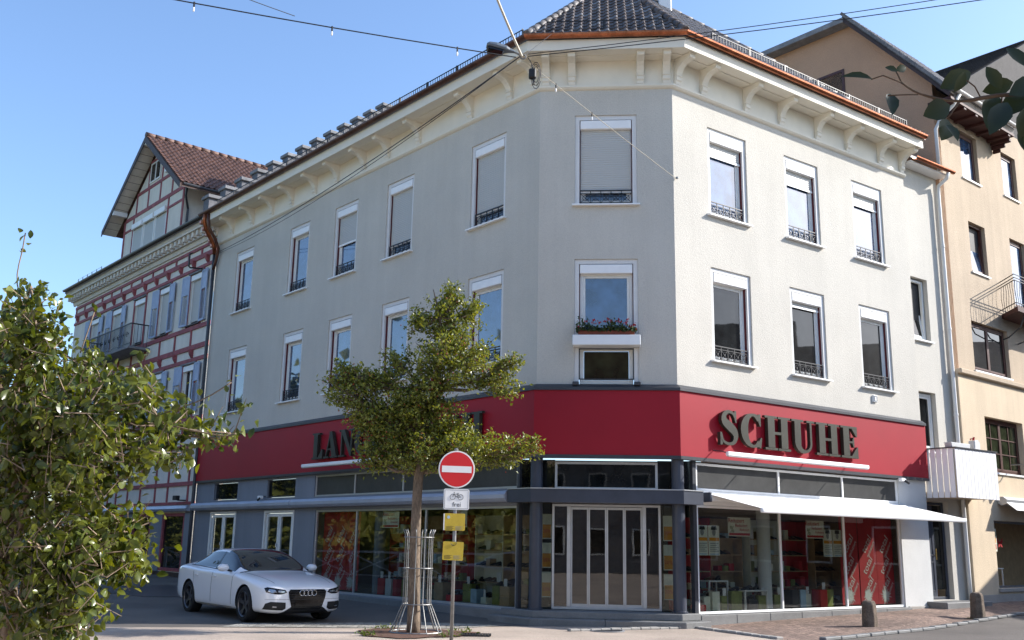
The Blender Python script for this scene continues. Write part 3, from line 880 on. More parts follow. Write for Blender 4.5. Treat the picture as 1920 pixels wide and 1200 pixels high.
# chimney
ch = MB().box(2.93,3.27,3.2,3.6,14.6,17.6).build('chimney', M_['white'], bld, FC, bevel=.02)
MB().box(2.88,3.32,3.15,3.65,17.6,17.7).build('chimney_cap', M_['concrete'], ch, FC, bevel=.02)
# copper hopper and the dark rain pipe at the party line
dp = MB()
pts = [(.45,-.74,12.62),(.40,-.74,12.40),(.30,-.62,12.15),(.22,-.40,11.90),(.16,-.20,11.65),(.12,-.14,11.35)]
dp.tube([FL @ Vector(p) for p in pts], .075, 8)
dpo = dp.build('rain_pipe_elbow', M_['copper'], bld, smooth=True)
MB().tube([FL @ Vector(p) for p in [(.62,-.70,12.6),(.62,-.64,12.1),(.52,-.34,11.8),(.40,-.14,11.5),(.24,-.12,11.1),(.06,-.12,10.8)]], .055, 8).build('rain_pipe_elbow', M_['copperdark'], bld, smooth=True)
for i, (s, y, z) in enumerate([(.02,-.66,12.45),(.02,-.55,12.25),(.04,-.42,12.05),(.06,-.30,11.86),(.08,-.22,11.68)]):
    MB().box(s-.09, s+.09, y-.07, y+.07, z-.08, z+.05).build('copper_cladding', M_['copper'], bld, FL, bevel=.012)
MB().tube([FL @ Vector((.06,-.12,z)) for z in (11.5,8,4,2.2,-.1)], .055, 10).build('rain_pipe', M_['strip'], bld, smooth=True)
# small wall things
vb = MB().box(6.91,7.07,-.05,.01,5.22,5.40).build('wall_vent', M_['white'], bld, FR, bevel=.01)
ring(MB(), 6.935,7.045,5.245,5.375,.012,-.058,-.05).build('vent_rim', M_['printgrey'], vb, FR)
for F, s, z in ((FR,7.72,3.34),(FL,5.0,2.80)):
    c = MB().box(s-.10,s+.10,-.22,-.12,z-.06,z+.02).build('motion_sensor', M_['white'], bld, F, bevel=.012)
    MB().box(s-.02,s+.02,-.13,.0,z-.01,z+.02).build('sensor_arm', M_['strip'], c, F)
    MB().tube([F @ Vector((s+.05,-.2,z-.04)), F @ Vector((s+.10,-.30,z-.12))], .03, 8).build('sensor_lens', M_['blackmat'], c)
# ---- wing beside it
wy = .10
wh = [(9.08,9.96,7.18,8.94),(9.08,9.96,4.16,5.76),(8.98,10.15,.36,2.86)]
wall_holes(9.0, 10.82, -.3, 12.22, wh, .22, y=wy).build('wall', M_['plaster'], bld, FR)
MB().box(10.80,10.82,wy+.002,1.2,-.3,12.2).build('wall', M_['plaster'], bld, FR)
mb = MB(); mb.add([(8.95,-.30,12.30),(10.95,-.30,12.30),(10.95,3.0,14.6),(8.95,3.0,14.6),(8.95,-.30,12.22),(10.95,-.30,12.22),(10.95,3.0,14.5),(8.95,3.0,14.5)],[(0,1,2,3),(7,6,5,4),(0,4,5,1),(1,5,6,2),(3,7,4,0)])
wr = mb.build('roof', M_['tilelight'], bld, FR)
gm = MB()
for sgn in (0,):
    g = [(-.30-.075+.075*math.cos(t*math.pi/8), 12.25-.075*math.sin(t*math.pi/8)) for t in range(9)]
    n = len(g)
    gm.v = [(9.05,a,b) for a,b in g]+[(10.98,a,b) for a,b in g]
    gm.f = [(i,i+1,n+i+1,n+i) for i in range(n-1)]; gm.m = [0]*len(gm.f)
gm.build('gutter', M_['copper'], bld, FR)
MB().box(9.02,10.9,-.26,wy-.002,12.12,12.17).build('soffit', M_['white'], bld, FR)
rp = MB().tube([FR @ Vector(p) for p in [(10.72,-.36,12.18),(10.72,-.30,12.02),(10.70,-.04,11.85),(10.70,-.02,11.6)]+[(10.70,-.02,z) for z in (9,6,3,1,.2)]], .055, 8).build('rain_pipe', M_['pipewhite'], bld, smooth=True)
for z in (3,5.2,7.6,10): MB().lathe([(.062,z),(.066,z+.02),(.066,z+.05),(.062,z+.07)], 10).build('pipe_clip', M_['pipewhite'], rp, FR @ T(10.70,-.02,0))
for (a,b,c,d), tilt in zip(wh[:2], (rad(7), 0)):
    M = FR @ T(a, wy, c); W2, H2 = b-a, d-c
    o = ring(MB(), .04, W2-.04, .03, H2-.03, .07, .12, .2).build('window', M_['white_pvc'], bld, M, bevel=.006)
    Mt = M @ T(0,.12,.08) @ Matrix.Rotation(-tilt, 4, 'X') @ T(0,-.12,-.08)
    ring(MB(), .115, W2-.115, .105, H2-.105, .06, .13, .18).build('sash', M_['white_pvc'], o, Mt, bevel=.005)
    MB().box(.175, W2-.175, .15, .158, .165, H2-.165).build('pane', M_['panedark'], o, Mt)
    MB().box(-.05, W2+.05, -.08, .12, -.05, -.003).build('sill', M_['white'], o, M, bevel=.006)
    MB().box(.0, W2, .215, .219, .0, H2).build('dark_room', M_['blackmat'], o, M)
# house door under the balcony
M = FR @ T(8.98, wy, .36)
o = ring(MB(), .03, 1.14, .0, 2.48, .07, .12, .2).build('door', M_['navy'], bld, M, bevel=.008)
MB().box(.10,.62,.13,.18,.02,2.40).build('door_leaf', M_['navy'], o, M, bevel=.008)
for z0, z1 in ((.20,.95),(1.10,2.25)):
    ring(MB(), .19,.53,z0,z1,.03,.115,.13).build('door_panel', M_['navy'], o, M, bevel=.006)
MB().box(.64,1.06,.15,.16,.25,2.40).build('pane', M_['panedark'], o, M)
MB().box(.575,.605,.07,.09,1.0,1.28).build('handle', M_['brass'], o, M, bevel=.006)
MB().box(.59,.60,.09,.13,1.1,1.13).build('handle_stem', M_['brass'], o, M)
MB().box(8.7,10.8,-.55,.3,-.2,.34).build('door_step', M_['granite'], bld, FR, bevel=.015)

# ---- long side ground floor
segs('awning_casing', [(.02,2.50),(.10,2.44),(.20,2.455),(.255,2.52),(.255,2.60),(.20,2.665),(.10,2.69),(.02,2.66)], M_['awnbox'], (0,), [QL+ -dL*.15, QL-dL*6.90, P1], bevel=0)
segs('awning_casing', [(.02,2.50),(.10,2.44),(.20,2.455),(.255,2.52),(.255,2.60),(.20,2.665),(.10,2.69),(.02,2.66)], M_['awnbox'], (0,), [QL-dL*6.94, QL-dL*16.30, P1])
for a, b in ((1.30,3.12),(5.03,6.80)):
    M = FL @ T(a, 0, .40); W2 = b-a
    o = ring(MB(), -.02, W2+.02, .0, 1.99, .07, -.02, .14).build('garden_door', M_['white_pvc'], bld, M, bevel=.008)
    for x0, x1 in ((.09, W2/2-.01),(W2/2+.01, W2-.09)):
        ring(MB(), x0, x1, .03, 1.90, (.09,.09,.09,.30), .02, .09).build('door_leaf', M_['white_pvc'], o, M, bevel=.006)
        MB().box(x0+.09, x1-.09, .05, .058, .33, 1.81).build('pane', M_['glass'], o, M)
    MB().box(.05, W2-.05, .155, .159, .03, 1.9).build('curtain_back', M_['blackmat'], o, M)
    MB().box(W2/2-.04, W2/2-.02, -.04, .02, .95, 1.05).build('handle', M_['alu'], o, M, bevel=.004)
    o = ring(MB(), .03, W2-.05, 2.38, 2.88, .03, .05, .14).build('window', M_['strip'], bld, M)
    MB().box(.06, W2-.08, .08, .09, 2.41, 2.85).build('pane', M_['panedark'], o, M)
def glazing(F, xs, z0, z1, y, fw, mat, panemat_, name='shop_window', d=.07):
    mb = MB()
    ring(mb, xs[0], xs[-1], z0, z1, fw, y, y+d)
    for x in xs[1:-1]: mb.box(x-fw/2, x+fw/2, y+.004, y+d-.004, z0+fw, z1-fw)
    o = mb.build(name, mat, bld, F, bevel=.004)
    for a, b in zip(xs[:-1], xs[1:]):
        MB().box(a+fw/2+.004, b-fw/2-.004, y+d*.45, y+d*.45+.008, z0+fw*.8, z1-fw*.8).build('pane', panemat_, o, F)
    return o
glazing(FL, [7.98,10.05,13.1,16.42], .22, 2.37, .03, .05, M_['alu'], M_['glass'])
glazing(FL, [7.86,9.88,12.1,14.3,16.42], 2.74, 3.32, .03, .045, M_['alu'], M_['transom'])
MB().box(7.9,16.5,-.10,.14,-.3,.21).build('plinth', M_['granite'], bld, FL, bevel=.01)
MB().box(0,7.88,-.06,-.002,-.3,.28).build('plinth', M_['graypaint'], bld, FL, bevel=.01)
# ---- right side ground floor
glazing(FR, [.52,3.20,5.52,7.78], .23, 2.44, .03, .05, M_['white'], M_['glass'])
glazing(FR, [.52,3.21,5.55,7.78], 2.74, 3.32, .03, .05, M_['white'], M_['transom'])
MB().box(.50,7.78,.02,.16,2.445,2.735).build('transom_board', M_['white'], bld, FR)
for i in range(7):
    MB().box(.45+i*1.06+.004,.45+(i+1)*1.06-.004,-.12,.14,-.3,.22).build('plinth_slab', M_['granite'], bld, FR, bevel=.008)
MB().box(7.875,9.02,-.05,-.002,-.3,.24).build('plinth_slab', M_['granitelight'], bld, FR, bevel=.008)
# ---- entrance
segs('canopy_beam', [(-.30,2.43),(.20,2.43),(.20,2.70),(-.30,2.70)], M_['navy'], (0,1,2), [QL-dL*16.34, P1, P2, P2+dR*.50])
segs('canopy_trim', [(-.30,2.702),(.215,2.702),(.215,2.722),(-.30,2.722)], M_['alu'], (0,1,2), [QL-dL*16.34, P1, P2, P2+dR*.50])
for F, s in ((FC,.02),(FC,LC-.02)):
    col = MB().lathe([(.16,.24),(.16,.30),(.135,.31),(.135,2.43)], 20).build('column', M_['navy'], bld, F @ T(s,.08,0), smooth=False)
    MB().lathe([(.13,2.705),(.13,3.36)], 16).build('column_head', M_['navy'], col, F @ T(s,.12,0))
MB().box(16.42,16.50,.0,.10,.2,3.35).build('corner_post', M_['strip'], bld, FL)
MB().box(.40,.50,.0,.10,.2,3.35).build('corner_post', M_['strip'], bld, FR)
DY = .42
dfx = [.36,.68,1.07,1.49,1.87,2.26,2.60]
ent = MB()
ring(ent, .34, 2.62, .27, 2.42, .05, DY, DY+.10)
ent.box(.655,.735,DY-.01,DY+.10,.32,2.37); ent.box(2.235,2.315,DY-.01,DY+.10,.32,2.37)
ent = ent.build('entrance_door', M_['alu'], bld, FC, bevel=.004)
leafx = [(.738,1.105),(1.109,1.486),(1.490,1.860),(1.864,2.232)]
for i, (a, b) in enumerate(leafx):
    y = DY+.02+(.035 if i in (0,3) else 0)
    ring(MB(), a, b, .29, 2.36, (.03,.03,.05,.09), y, y+.03).build('door_leaf', M_['alu'], ent, FC)
    MB().box(a+.03,b-.03,y+.012,y+.02,.38,2.31).build('pane', M_['glass'], ent, FC)
for a, b in ((.39,.655),(2.315,2.57)):
    MB().box(a,b,DY+.04,DY+.048,.32,2.37).build('pane', M_['glass'], ent, FC)
o = ring(MB(), .40, 2.56, 2.72, 3.30, .05, .26, .34).build('transom_window', M_['alu'], bld, FC)
MB().box(.45,2.51,.29,.298,2.77,3.25).build('pane', M_['panedark'], o, FC)
def quadpane(a, b, z0, z1, name='pane', mat='glass'):
    mb = MB(); mb.bar((a.x,a.y,(z0+z1)/2),(b.x,b.y,(z0+z1)/2), .01, z1-z0)
    return mb.build(name, M_[mat], ent)
quadpane(FL @ Vector((16.48,.06,0)), FC @ Vector((.33,DY+.05,0)), .28, 2.42)
quadpane(FR @ Vector((.44,.06,0)), FC @ Vector((2.63,DY+.05,0)), .28, 2.42)
quadpane(FL @ Vector((16.48,.06,0)), FC @ Vector((.40,.30,0)), 2.72, 3.34, 'side_light', 'panedark')
quadpane(FR @ Vector((.44,.06,0)), FC @ Vector((2.56,.30,0)), 2.72, 3.34, 'side_light', 'panedark')
def slabpoly(name, pts, z0, z1, mat, bevel=.012):
    mb = MB(); n = len(pts)
    mb.v = [(p.x,p.y,z0) for p in pts]+[(p.x,p.y,z1) for p in pts]
    mb.f = [tuple(range(n-1,-1,-1)), tuple(range(n,2*n))]+[(i,(i+1)%n,(i+1)%n+n,i+n) for i in range(n)]; mb.m = [0]*len(mb.f)
    return mb.build(name, mat, bld, bevel=bevel, recalc=True)
V = Vector
slabpoly('entrance_step', [FL@V((16.0,-.40,0)), FC@V((-.05,-.52,0)), FC@V((1.45,-.52,0)), FC@V((1.45,.6,0)), FL@V((16.0,.5,0))], -.2, .13, M_['granite'])
slabpoly('entrance_step', [FC@V((1.456,-.52,0)), FC@V((LC+.05,-.52,0)), FR@V((.44,-.40,0)), FR@V((.44,.5,0)), FC@V((1.456,.6,0))], -.2, .128, M_['granite'])
slabpoly('entrance_landing', [FL@V((16.1,-.12,0)), FC@V((0,-.20,0)), FC@V((LC,-.20,0)), FR@V((.44,-.12,0)), FR@V((.44,.6,0)), FC@V((LC/2,1.2,0)), FL@V((16.1,.6,0))], .128, .262, M_['granite'])
MB().box(.2,2.8,2.3,2.36,.264,2.70).build('dark_backing', M_['darkwood'], bld, FC)  # added board, dark so the view through the door stays dim
# ---- inside of the shop
ID = 3.4
def xl(F1, y1, F2, y2):                    # where the lines y=y1 in F1 and y=y2 in F2 cross
    n1 = V((F1[0][1],F1[1][1])); n2 = V((F2[0][1],F2[1][1]))
    c1 = n1.dot(F1.translation.xy)+y1; c2 = n2.dot(F2.translation.xy)+y2
    dt = n1.x*n2.y-n1.y*n2.x
    return V(((c1*n2.y-c2*n1.y)/dt, (n1.x*c2-n2.x*c1)/dt, 0))
ip = [FL@V((8.0,.10,0)), FL@V((16.45,.10,0)), FC@V((.3,.5,0)), FC@V((2.65,.5,0)), FR@V((.48,.10,0)), FR@V((7.78,.10,0)), FR@V((7.78,ID,0)), xl(FL,ID,FR,ID), FL@V((8.0,ID,0))]
n = len(ip); mb = MB()
mb.v = [(p.x,p.y,.262) for p in ip]+[(p.x,p.y,2.72) for p in ip]
mb.f = [tuple(range(n))]; mb.m = [0]
mb.build('shop_floor', M_['floor'], bld)
mb = MB(); mb.v = [(p.x,p.y,2.72) for p in ip]; mb.f = [tuple(range(n))]; mb.m = [0]
mb.build('shop_ceiling', M_['inwall'], bld)
for i in (5,6,7,8):
    a, b = ip[i], ip[(i+1) % n]
    mb = MB(); mb.v = [(a.x,a.y,.262),(b.x,b.y,.262),(b.x,b.y,2.72),(a.x,a.y,2.72)]; mb.f = [(0,1,2,3)]; mb.m = [0]
    mb.build('shop_inner_wall', M_['inwall'], bld)
mb = MB(); cpts = [FL@V((7.9,.12,0)), FL@V((16.45,.12,0)), FC@V((.3,.6,0)), FC@V((2.65,.6,0)), FR@V((.48,.12,0)), FR@V((7.78,.12,0)), FR@V((7.78,.9,0)), FC@V((LC/2,2.5,0)), FL@V((7.9,.9,0))]
mb.v = [(p.x,p.y,3.352) for p in cpts]; mb.f = [tuple(range(len(cpts)))]; mb.m = [0]
mb.build('entrance_soffit', M_['strip'], bld)

# ================================================================== SIGN LETTERS
def stroke(spine, widths):
    """ribbon of convex quads joined as one outline"""
    L_, R_ = [], []
    n = len(spine)
    for i, (x, y) in enumerate(spine):
        a = spine[max(i-1,0)]; b = spine[min(i+1,n-1)]
        dx, dy = b[0]-a[0], b[1]-a[1]; l = math.hypot(dx, dy) or 1
        nx_, ny_ = -dy/l, dx/l; w = widths[i]/2
        L_.append((x+nx_*w, y+ny_*w)); R_.append((x-nx_*w, y-ny_*w))
    return L_+R_[::-1]
def rect(x0, x1, y0, y1): return [(x0,y0),(x1,y0),(x1,y1),(x0,y1)]
def arc(cx, cy, rx, ry, a0, a1, n=22):
    return [(cx+rx*math.cos(rad(a0+(a1-a0)*i/n)), cy+ry*math.sin(rad(a0+(a1-a0)*i/n))) for i in range(n+1)]
def cwid(a0, a1, thick, thin, n=22):
    return [thin+(thick-thin)*abs(math.cos(rad(a0+(a1-a0)*i/n)))**1.5 for i in range(n+1)]
def smooth_pts(pts, n=5):
    out = []
    for i in range(len(pts)-1):
        p0, p1, p2, p3 = pts[max(i-1,0)], pts[i], pts[i+1], pts[min(i+2,len(pts)-1)]
        for k in range(n):
            t = k/n
            out.append(tuple(.5*((2*p1[j])+(-p0[j]+p2[j])*t+(2*p0[j]-5*p1[j]+4*p2[j]-p3[j])*t*t+(-p0[j]+3*p1[j]-3*p2[j]+p3[j])*t**3) for j in range(len(p1))))
    out.append(pts[-1]); return out
def glyph(c):
    S = .065
    if c == 'L': return .74, [rect(.11,.37,S,1-S), rect(0,.48,1-S,1), rect(0,.70,0,S), [(.44,S),(.66,.36),(.72,.36),(.72,0),(.70,0),(.70,S)]]
    if c == 'A': return .92, [[(.34,1),(.50,1),(.84,S),(.54,S)], [(.36,.93),(.41,.86),(.19,S),(.12,S)], rect(.24,.60,.30,.36), rect(0,.32,0,S), rect(.44,.92,0,S)]
    if c == 'N': return .94, [rect(.13,.20,S,.9), [(.02,1),(.34,1),(.80,.16),(.80,0),(.72,0),(.14,.92)], rect(.74,.81,.1,1-S), rect(0,.34,0,S), rect(.60,.94,1-S,1), rect(0,.04,1-S,1)]
    if c in 'CG':
        p = [stroke(arc(.46,.5,.33,.455,48,312), cwid(48,312,.27,.075)), [(.66,.97),(.72,1.0),(.755,1.0),(.755,.64),(.72,.64),(.64,.83)]]
        if c == 'C': p.append([(.66,.04),(.74,.0),(.79,.30),(.75,.32),(.63,.15)])
        else: p += [rect(.56,.80,.08,.40), rect(.48,.88,.40,.40+S), [(.56,.08),(.66,.02),(.80,.08)]]
        return .86, p
    if c == 'S':
        sp = smooth_pts([(.60,.80),(.50,.93),(.34,.955),(.20,.85),(.21,.68),(.38,.55),(.54,.42),(.60,.26),(.52,.09),(.34,.045),(.17,.10),(.07,.24)])
        n = len(sp); w = [.07+.19*math.exp(-((i/n-.46)/.20)**2) for i in range(n)]
        return .74, [stroke(sp, w), [(.58,1),(.64,1),(.64,.66),(.60,.66),(.54,.86)], [(.04,0),(.10,0),(.16,.14),(.10,.36),(.04,.36)]]
    if c == 'H': return 1.0, [rect(.11,.37,S,1-S), rect(.63,.89,S,1-S), rect(.37,.63,.46,.54), rect(0,.48,1-S,1), rect(.52,1,1-S,1), rect(0,.48,0,S), rect(.52,1,0,S)]
    if c == 'U':
        sp = [(.24,1-S),(.24,.34)]+arc(.51,.30,.27,.26,180,360,14)+[(.78,.34),(.78,1-S)]
        w = [.25]*2+[.25-.17*min(1,i/8) for i in range(15)]+[.075]*2
        return .96, [stroke(sp, w), rect(0,.48,1-S,1), rect(.62,.94,1-S,1)]
    if c == 'E': return .80, [rect(.11,.37,S,1-S), rect(0,.74,1-S,1), rect(0,.76,0,S), rect(.37,.56,.47,.53), [(.50,1-S),(.70,.68),(.74,.68),(.74,1-S)], [(.46,S),(.72,.36),(.76,.36),(.76,S)], [(.50,.50),(.56,.66),(.60,.66),(.60,.34),(.56,.34)]]
    if c == 'B': return .86, [rect(.11,.37,S,1-S), rect(0,.5,1-S,1), rect(0,.5,0,S), rect(.37,.5,.48,.54), stroke(arc(.46,.745,.24,.225,90,-90,12), [.07+.16*math.sin(math.pi*i/12) for i in range(13)]), stroke(arc(.46,.275,.28,.24,90,-90,12), [.07+.18*math.sin(math.pi*i/12) for i in range(13)])]
def sign_word(word, F, s0, s1, z0, h, name='letter'):
    tot = sum(glyph(c)[0] for c in word)+.06*(len(word)-1)
    k = (s1-s0)/tot; x = s0
    for c in word:
        w, polys = glyph(c)
        def fn():
            mb = MB()
            for i, p in enumerate(polys): mb.prism([(a*k, b*h) for a, b in p], -.09+.0012*i, .0-.0011*i)
            return mb.mesh('letter', M_['bronze'])
        inst(name, cached(('gl', c, round(k,3), h), fn), bld, F @ T(x, -.14, z0))
        x += (w+.06)*k
sign_word('SCHUHE', FR, 1.00, 5.92, 3.72, .76)
sign_word('LANGENBACH', FL, 7.98, 15.45, 3.74, .72)
def sign_light(F, s0, s1, z):
    o = MB().box(s0, s1, -.60, -.52, z-.05, z+.04).build('sign_light', M_['white'], bld, F, bevel=.015)
    MB().box(s0+.02, s1-.02, -.585, -.535, z-.062, z-.051).build('light_cover', M_['alu'], o, F)
    n = 4
    for i in range(n):
        s = s0+.1+(s1-s0-.2)*i/(n-1)
        MB().tube([F @ V((s,-.10,z+.10)), F @ V((s,-.30,z+.07)), F @ V((s,-.53,z+.01))], .012, 6).build('light_arm', M_['strip'], o)
sign_light(FR, .85, 5.75, 3.50)
sign_light(FL, 8.10, 14.9, 3.54)

# ---- open awning over the right-hand window
A0, A1, AO = .90, 8.35, 1.36
aw = MB().box(.72, 8.05, -.20, .015, 2.52, 2.68).build('awning', M_['white'], bld, FR, bevel=.03, seg=2)
nn = 14; mb = MB()
for i in range(nn+1):
    t = i/nn
    for j in range(2):
        f = t
        x = (.76+(8.02-.76)*f)*(1-j)+(A0+(A1-A0)*f)*j
        y = -.19*(1-j)-AO*j; z = 2.655*(1-j)+2.37*j
        mb.v.append((x, y, z)); mb.v.append((x, y, z-.006))
for i in range(nn):
    b0, b1 = i*4, (i+1)*4
    mb.f += [(b0,b1,b1+2,b0+2),(b0+1,b0+3,b1+3,b1+1),(b0+2,b1+2,b1+3,b0+3)]; mb.m += [0]*3
mb.build('awning_cloth', M_['awning'], aw, FR)
MB().prism([(A0-.02,2.27),(A1+.02,2.27),(A1+.02,2.375),(A0-.02,2.375)], -AO-.07, -AO+.01).build('front_bar', M_['white'], aw, FR, bevel=.03, seg=2)
for s, sg in ((1.4,1),(7.6,-1)):
    MB().tube([FR @ V((s,-.15,2.55)), FR @ V((s+sg*.75,-.72,2.42)), FR @ V((s+sg*.12,-AO+.03,2.32))], .028, 8).build('awning_arm', M_['white'], aw)
MB().prism([(.66,2.50),(.72,2.50),(.72,2.70),(.66,2.70)], -.24, .01).build('end_cap', M_['navy'], aw, FR, bevel=.01)

# ================================================================== SHOP WINDOW GOODS
def text_mesh(s, size, mat, ext=.001):
    def fn():
        cu = bpy.data.curves.new('t', 'FONT'); cu.body = s; cu.size = size; cu.extrude = ext; cu.align_x = 'CENTER'; cu.align_y = 'CENTER'
        cu.resolution_u = 3
        o = bpy.data.objects.new('t', cu); COL.objects.link(o)
        dg = bpy.context.evaluated_depsgraph_get()
        me = bpy.data.meshes.new_from_object(o.evaluated_get(dg))
        COL.objects.unlink(o); bpy.data.objects.remove(o)
        me.materials.clear(); me.materials.append(mat)
        me.name = 'lettering'
        return me
    return cached(('txt', s, size, mat.name), fn)
TX = Matrix.Rotation(math.pi/2, 4, 'X')      # text plane (x,y) -> (x,z)
def put_text(s, size, mat, parent, M, rot=0, sx=1, bold=0):
    return inst('lettering', text_mesh(s, size, M_[mat]), parent, M @ TX @ RZ(rot) @ Matrix.Diagonal((sx,1,1,1)))
def reduced_poster(F, s, z, label, w=.72, h=.40, y=.13):
    o = MB().box(-w/2, w/2, 0, .006, -h/2, h/2).build('sale_poster', M_['paper'], None, F @ T(s,y,z), label=label, cat='poster', group='sale posters hung in the shop windows')
    M = F @ T(s,y-.004,z)
    put_text('Reduziert', .13, 'printred', o, M @ T(-.10,0,.13))
    put_text('Reduziert', .10, 'printred', o, M @ T(.06,0,.03))
    put_text('Reduziert', .08, 'printred', o, M @ T(.16,0,-.06))
    put_text('%', .20, 'boxgreen', o, M @ T(-.24,0,-.06))
    MB().box(-w/2+.03, w/2-.03, -.003, -.001, -h/2+.02, -h/2+.07).build('colour_band', M_['printred'], o, F @ T(s,y,z))
reduced_poster(FR, 1.95, 2.02, 'cream sale poster with percent sign, nearer the entrance, right-hand shop window')
reduced_poster(FR, 4.55, 2.02, 'cream sale poster with percent sign, nearer the red banners, right-hand shop window', w=.66)
reduced_poster(FL, 11.5, 2.10, 'sale poster hung behind the tree guard in the long left-hand shop window')
reduced_poster(FL, 14.2, 2.12, 'sale poster partly hidden by the yellow notices in the left-hand shop window')
def portrait_poster(F, s, z, label, w=.34, h=.62):
    for k in (0, 1):
        ss = s+(w+.02)*k
        o = MB().box(-w/2, w/2, 0, .006, -h/2, h/2).build('portrait_poster', M_['paper'], None, F @ T(ss,.13,z), label=label+(', left of the pair' if k == 0 else ', right of the pair'), cat='poster', group='pairs of portrait posters on the glass')
        M = F @ T(ss,.126,z)
        MB().prism(arc(0,.17,.055,.075,0,360,14)[:-1], 0, .002).build('face_print', M_['printgrey'], o, M)
        MB().prism([(-.09,.22),(.09,.22),(.07,.30),(-.07,.30)], -.002, 0).build('cap_print', M_['ink'], o, M)
        MB().box(-.15,.15,-.001,.001,-.01,.06).build('colour_band', M_['orange'], o, M)
        for j in range(5): MB().box(-.13,.13-.05*(j % 2),-.001,.001,-.07-.04*j,-.055-.04*j).build('text_line', M_['printgrey'], o, M)
        MB().box(-.13,.13,-.001,.001,-.295,-.27).build('colour_band', M_['boxblue'], o, M)
portrait_poster(FR, .78, 1.72, 'portrait poster with orange band on the glass near the entrance')
portrait_poster(FR, 5.00, 1.72, 'portrait poster with orange band on the glass near the red banners')
# red sale banners
def banner(F, s, z0, z1, w, label, rows, y=.24):
    o = MB().box(-w/2, w/2, 0, .012, z0, z1).build('sale_banner', M_['bannerred'], None, F @ T(s,y,0), label=label, cat='banner', group='red sale banners in the shop windows')
    M = F @ T(s,y-.003,0)
    for r, z in enumerate(rows):
        put_text('total', .26, 'silverprint', o, M @ T(-.02,0,z), rot=rad(52))
        put_text('reduziert', .125, 'silverprint', o, M @ T(.13,-.001,z-.12), rot=rad(52))
    z = rows[-1]-.18; pts = []
    for k in range(36):
        a = 2*math.pi*k/36; r = (.20 if k % 2 else .10)*random.uniform(.75,1.3)
        pts.append((-.06+r*math.cos(a), z-.06+r*math.sin(a)*1.1))
    MB().prism(pts, -.004, 0).build('burst_print', M_['silverprint'], o, M)
    return o
for i, s in enumerate((5.95, 6.68, 7.38)):
    banner(FR, s, .30, 2.36, .69, 'red total sale banner, %s of three in the right-hand window' % ('left one','middle one','right one')[i], [1.72,1.22,.74])
for i, s in enumerate((8.40, 9.02, 9.64)):
    banner(FL, s, .30, 2.32, .60, 'red total sale banner behind the white car, %s of three' % ('left one','middle one','right one')[i], [1.72,1.22,.74])
# tall narrow notices beside the entrance
for F, s, lab in ((FC,.22,'left'),(FC,2.78,'right')):
    for j, z in enumerate((.75,1.35,1.95)):
        o = MB().box(-.10,.10,0,.006,-.26,.26).build('price_notice', M_['paper'], None, F @ T(s,.62,z) @ RZ(0), label='narrow yellow and white notice %s the entrance, %s of three' % ('left of' if lab=='left' else 'right of', ('lowest','middle','topmost')[j]), cat='notice', group='notices beside the entrance')
        MB().box(-.09,.09,-.002,-.0005,-.24,.04).build('colour_band', M_['orange'], o, F @ T(s,.62,z))
        put_text('20%', .10, 'printred', o, F @ T(s,.616,z-.10))
# plinths, boxes and shoes
def shoe_mesh():
    mb = MB(); n = 8
    secs = [(-.14,.030,.055,.085),(-.11,.038,.055,.10),(-.06,.036,.03,.095),(-.01,.036,.018,.075),(.05,.044,.010,.058),(.10,.042,.006,.045),(.135,.022,.006,.030)]
    for x, w, zb, zt in secs:
        for k in range(n):
            a = 2*math.pi*k/n
            mb.v.append((x, w*math.cos(a), (zb+zt)/2+(zt-zb)/2*math.sin(a)))
    for i in range(len(secs)-1):
        for k in range(n): mb.f.append((i*n+k,i*n+(k+1)%n,(i+1)*n+(k+1)%n,(i+1)*n+k)); mb.m.append(0)
    mb.f += [tuple(range(n-1,-1,-1)), tuple((len(secs)-1)*n+k for k in range(n))]; mb.m += [0,0]
    mb.box(-.14,-.10,-.028,.028,0,.058); mb.box(-.14,.13,-.034,.034,0,.012)
    return mb
shoes = [shoe_mesh().mesh('shoe', M_['leather'], smooth=False), shoe_mesh().mesh('shoe', M_['leatherbrown'])]
cols = ['bannerred','bannerred','boxgreen','blackmat','board','blackmat','boxgreen','bannerred','boxblue']
cname = {'bannerred':'red','board':'white','boxgreen':'olive','boxblue':'pale blue','blackmat':'black'}
rs = random.Random(5)
def put_shoe(M, side):
    k = 0 if rs.random() < .75 else 1
    inst('shoe', shoes[k], None, M, ('dark' if k == 0 else 'brown')+' shoe on display in the '+side, 'shoe', ('dark' if k == 0 else 'brown')+' shoes in the '+side)
def shelf_unit(F, s0, w, y, lab, side, back):
    M = F @ T(s0, y, .264)
    t = empty('shelf_unit', lab, 'shelf', M)
    MB().box(0, w, .26, .28, 0, 1.95).build('back_panel', M_[back], t, M)
    for x in (0, w-.025): MB().box(x, x+.025, 0, .26, 0, 1.95).build('side_panel', M_[back], t, M)
    zs_ = [.08, .42, .78, 1.14, 1.50]
    for z in zs_:
        MB().box(.025, w-.025, 0, .26, z, z+.022).build('shelf_board', M_['tan'], t, M)
        x = .12
        while x < w-.12:
            r = rs.random()
            if r < .62: put_shoe(M @ T(x, .12, z+.024) @ RZ(rs.uniform(3.6, 5.6)), side); x += rs.uniform(.13, .2)
            elif r < .92:
                c = rs.choice(['board','tan','bannerred','boxblue','paper','boxgreen','tan']); hh = rs.choice((.11,.16,.22))
                me = cached(('sbox', c, hh), lambda: MB().box(-.075,.075,-.09,.09,0,hh).mesh('shoe_box', M_[c], bevel=.004))
                cn = dict(cname, tan='tan', paper='cream')[c]
                inst('shoe_box', me, None, M @ T(x, .13, z+.024) @ RZ(rs.uniform(-.2,.2)), '%s cardboard shoe box on the shelves in the %s' % (cn, side), 'box', '%s shoe boxes in the %s' % (cn, side)); x += rs.uniform(.17,.22)
            else: x += .12
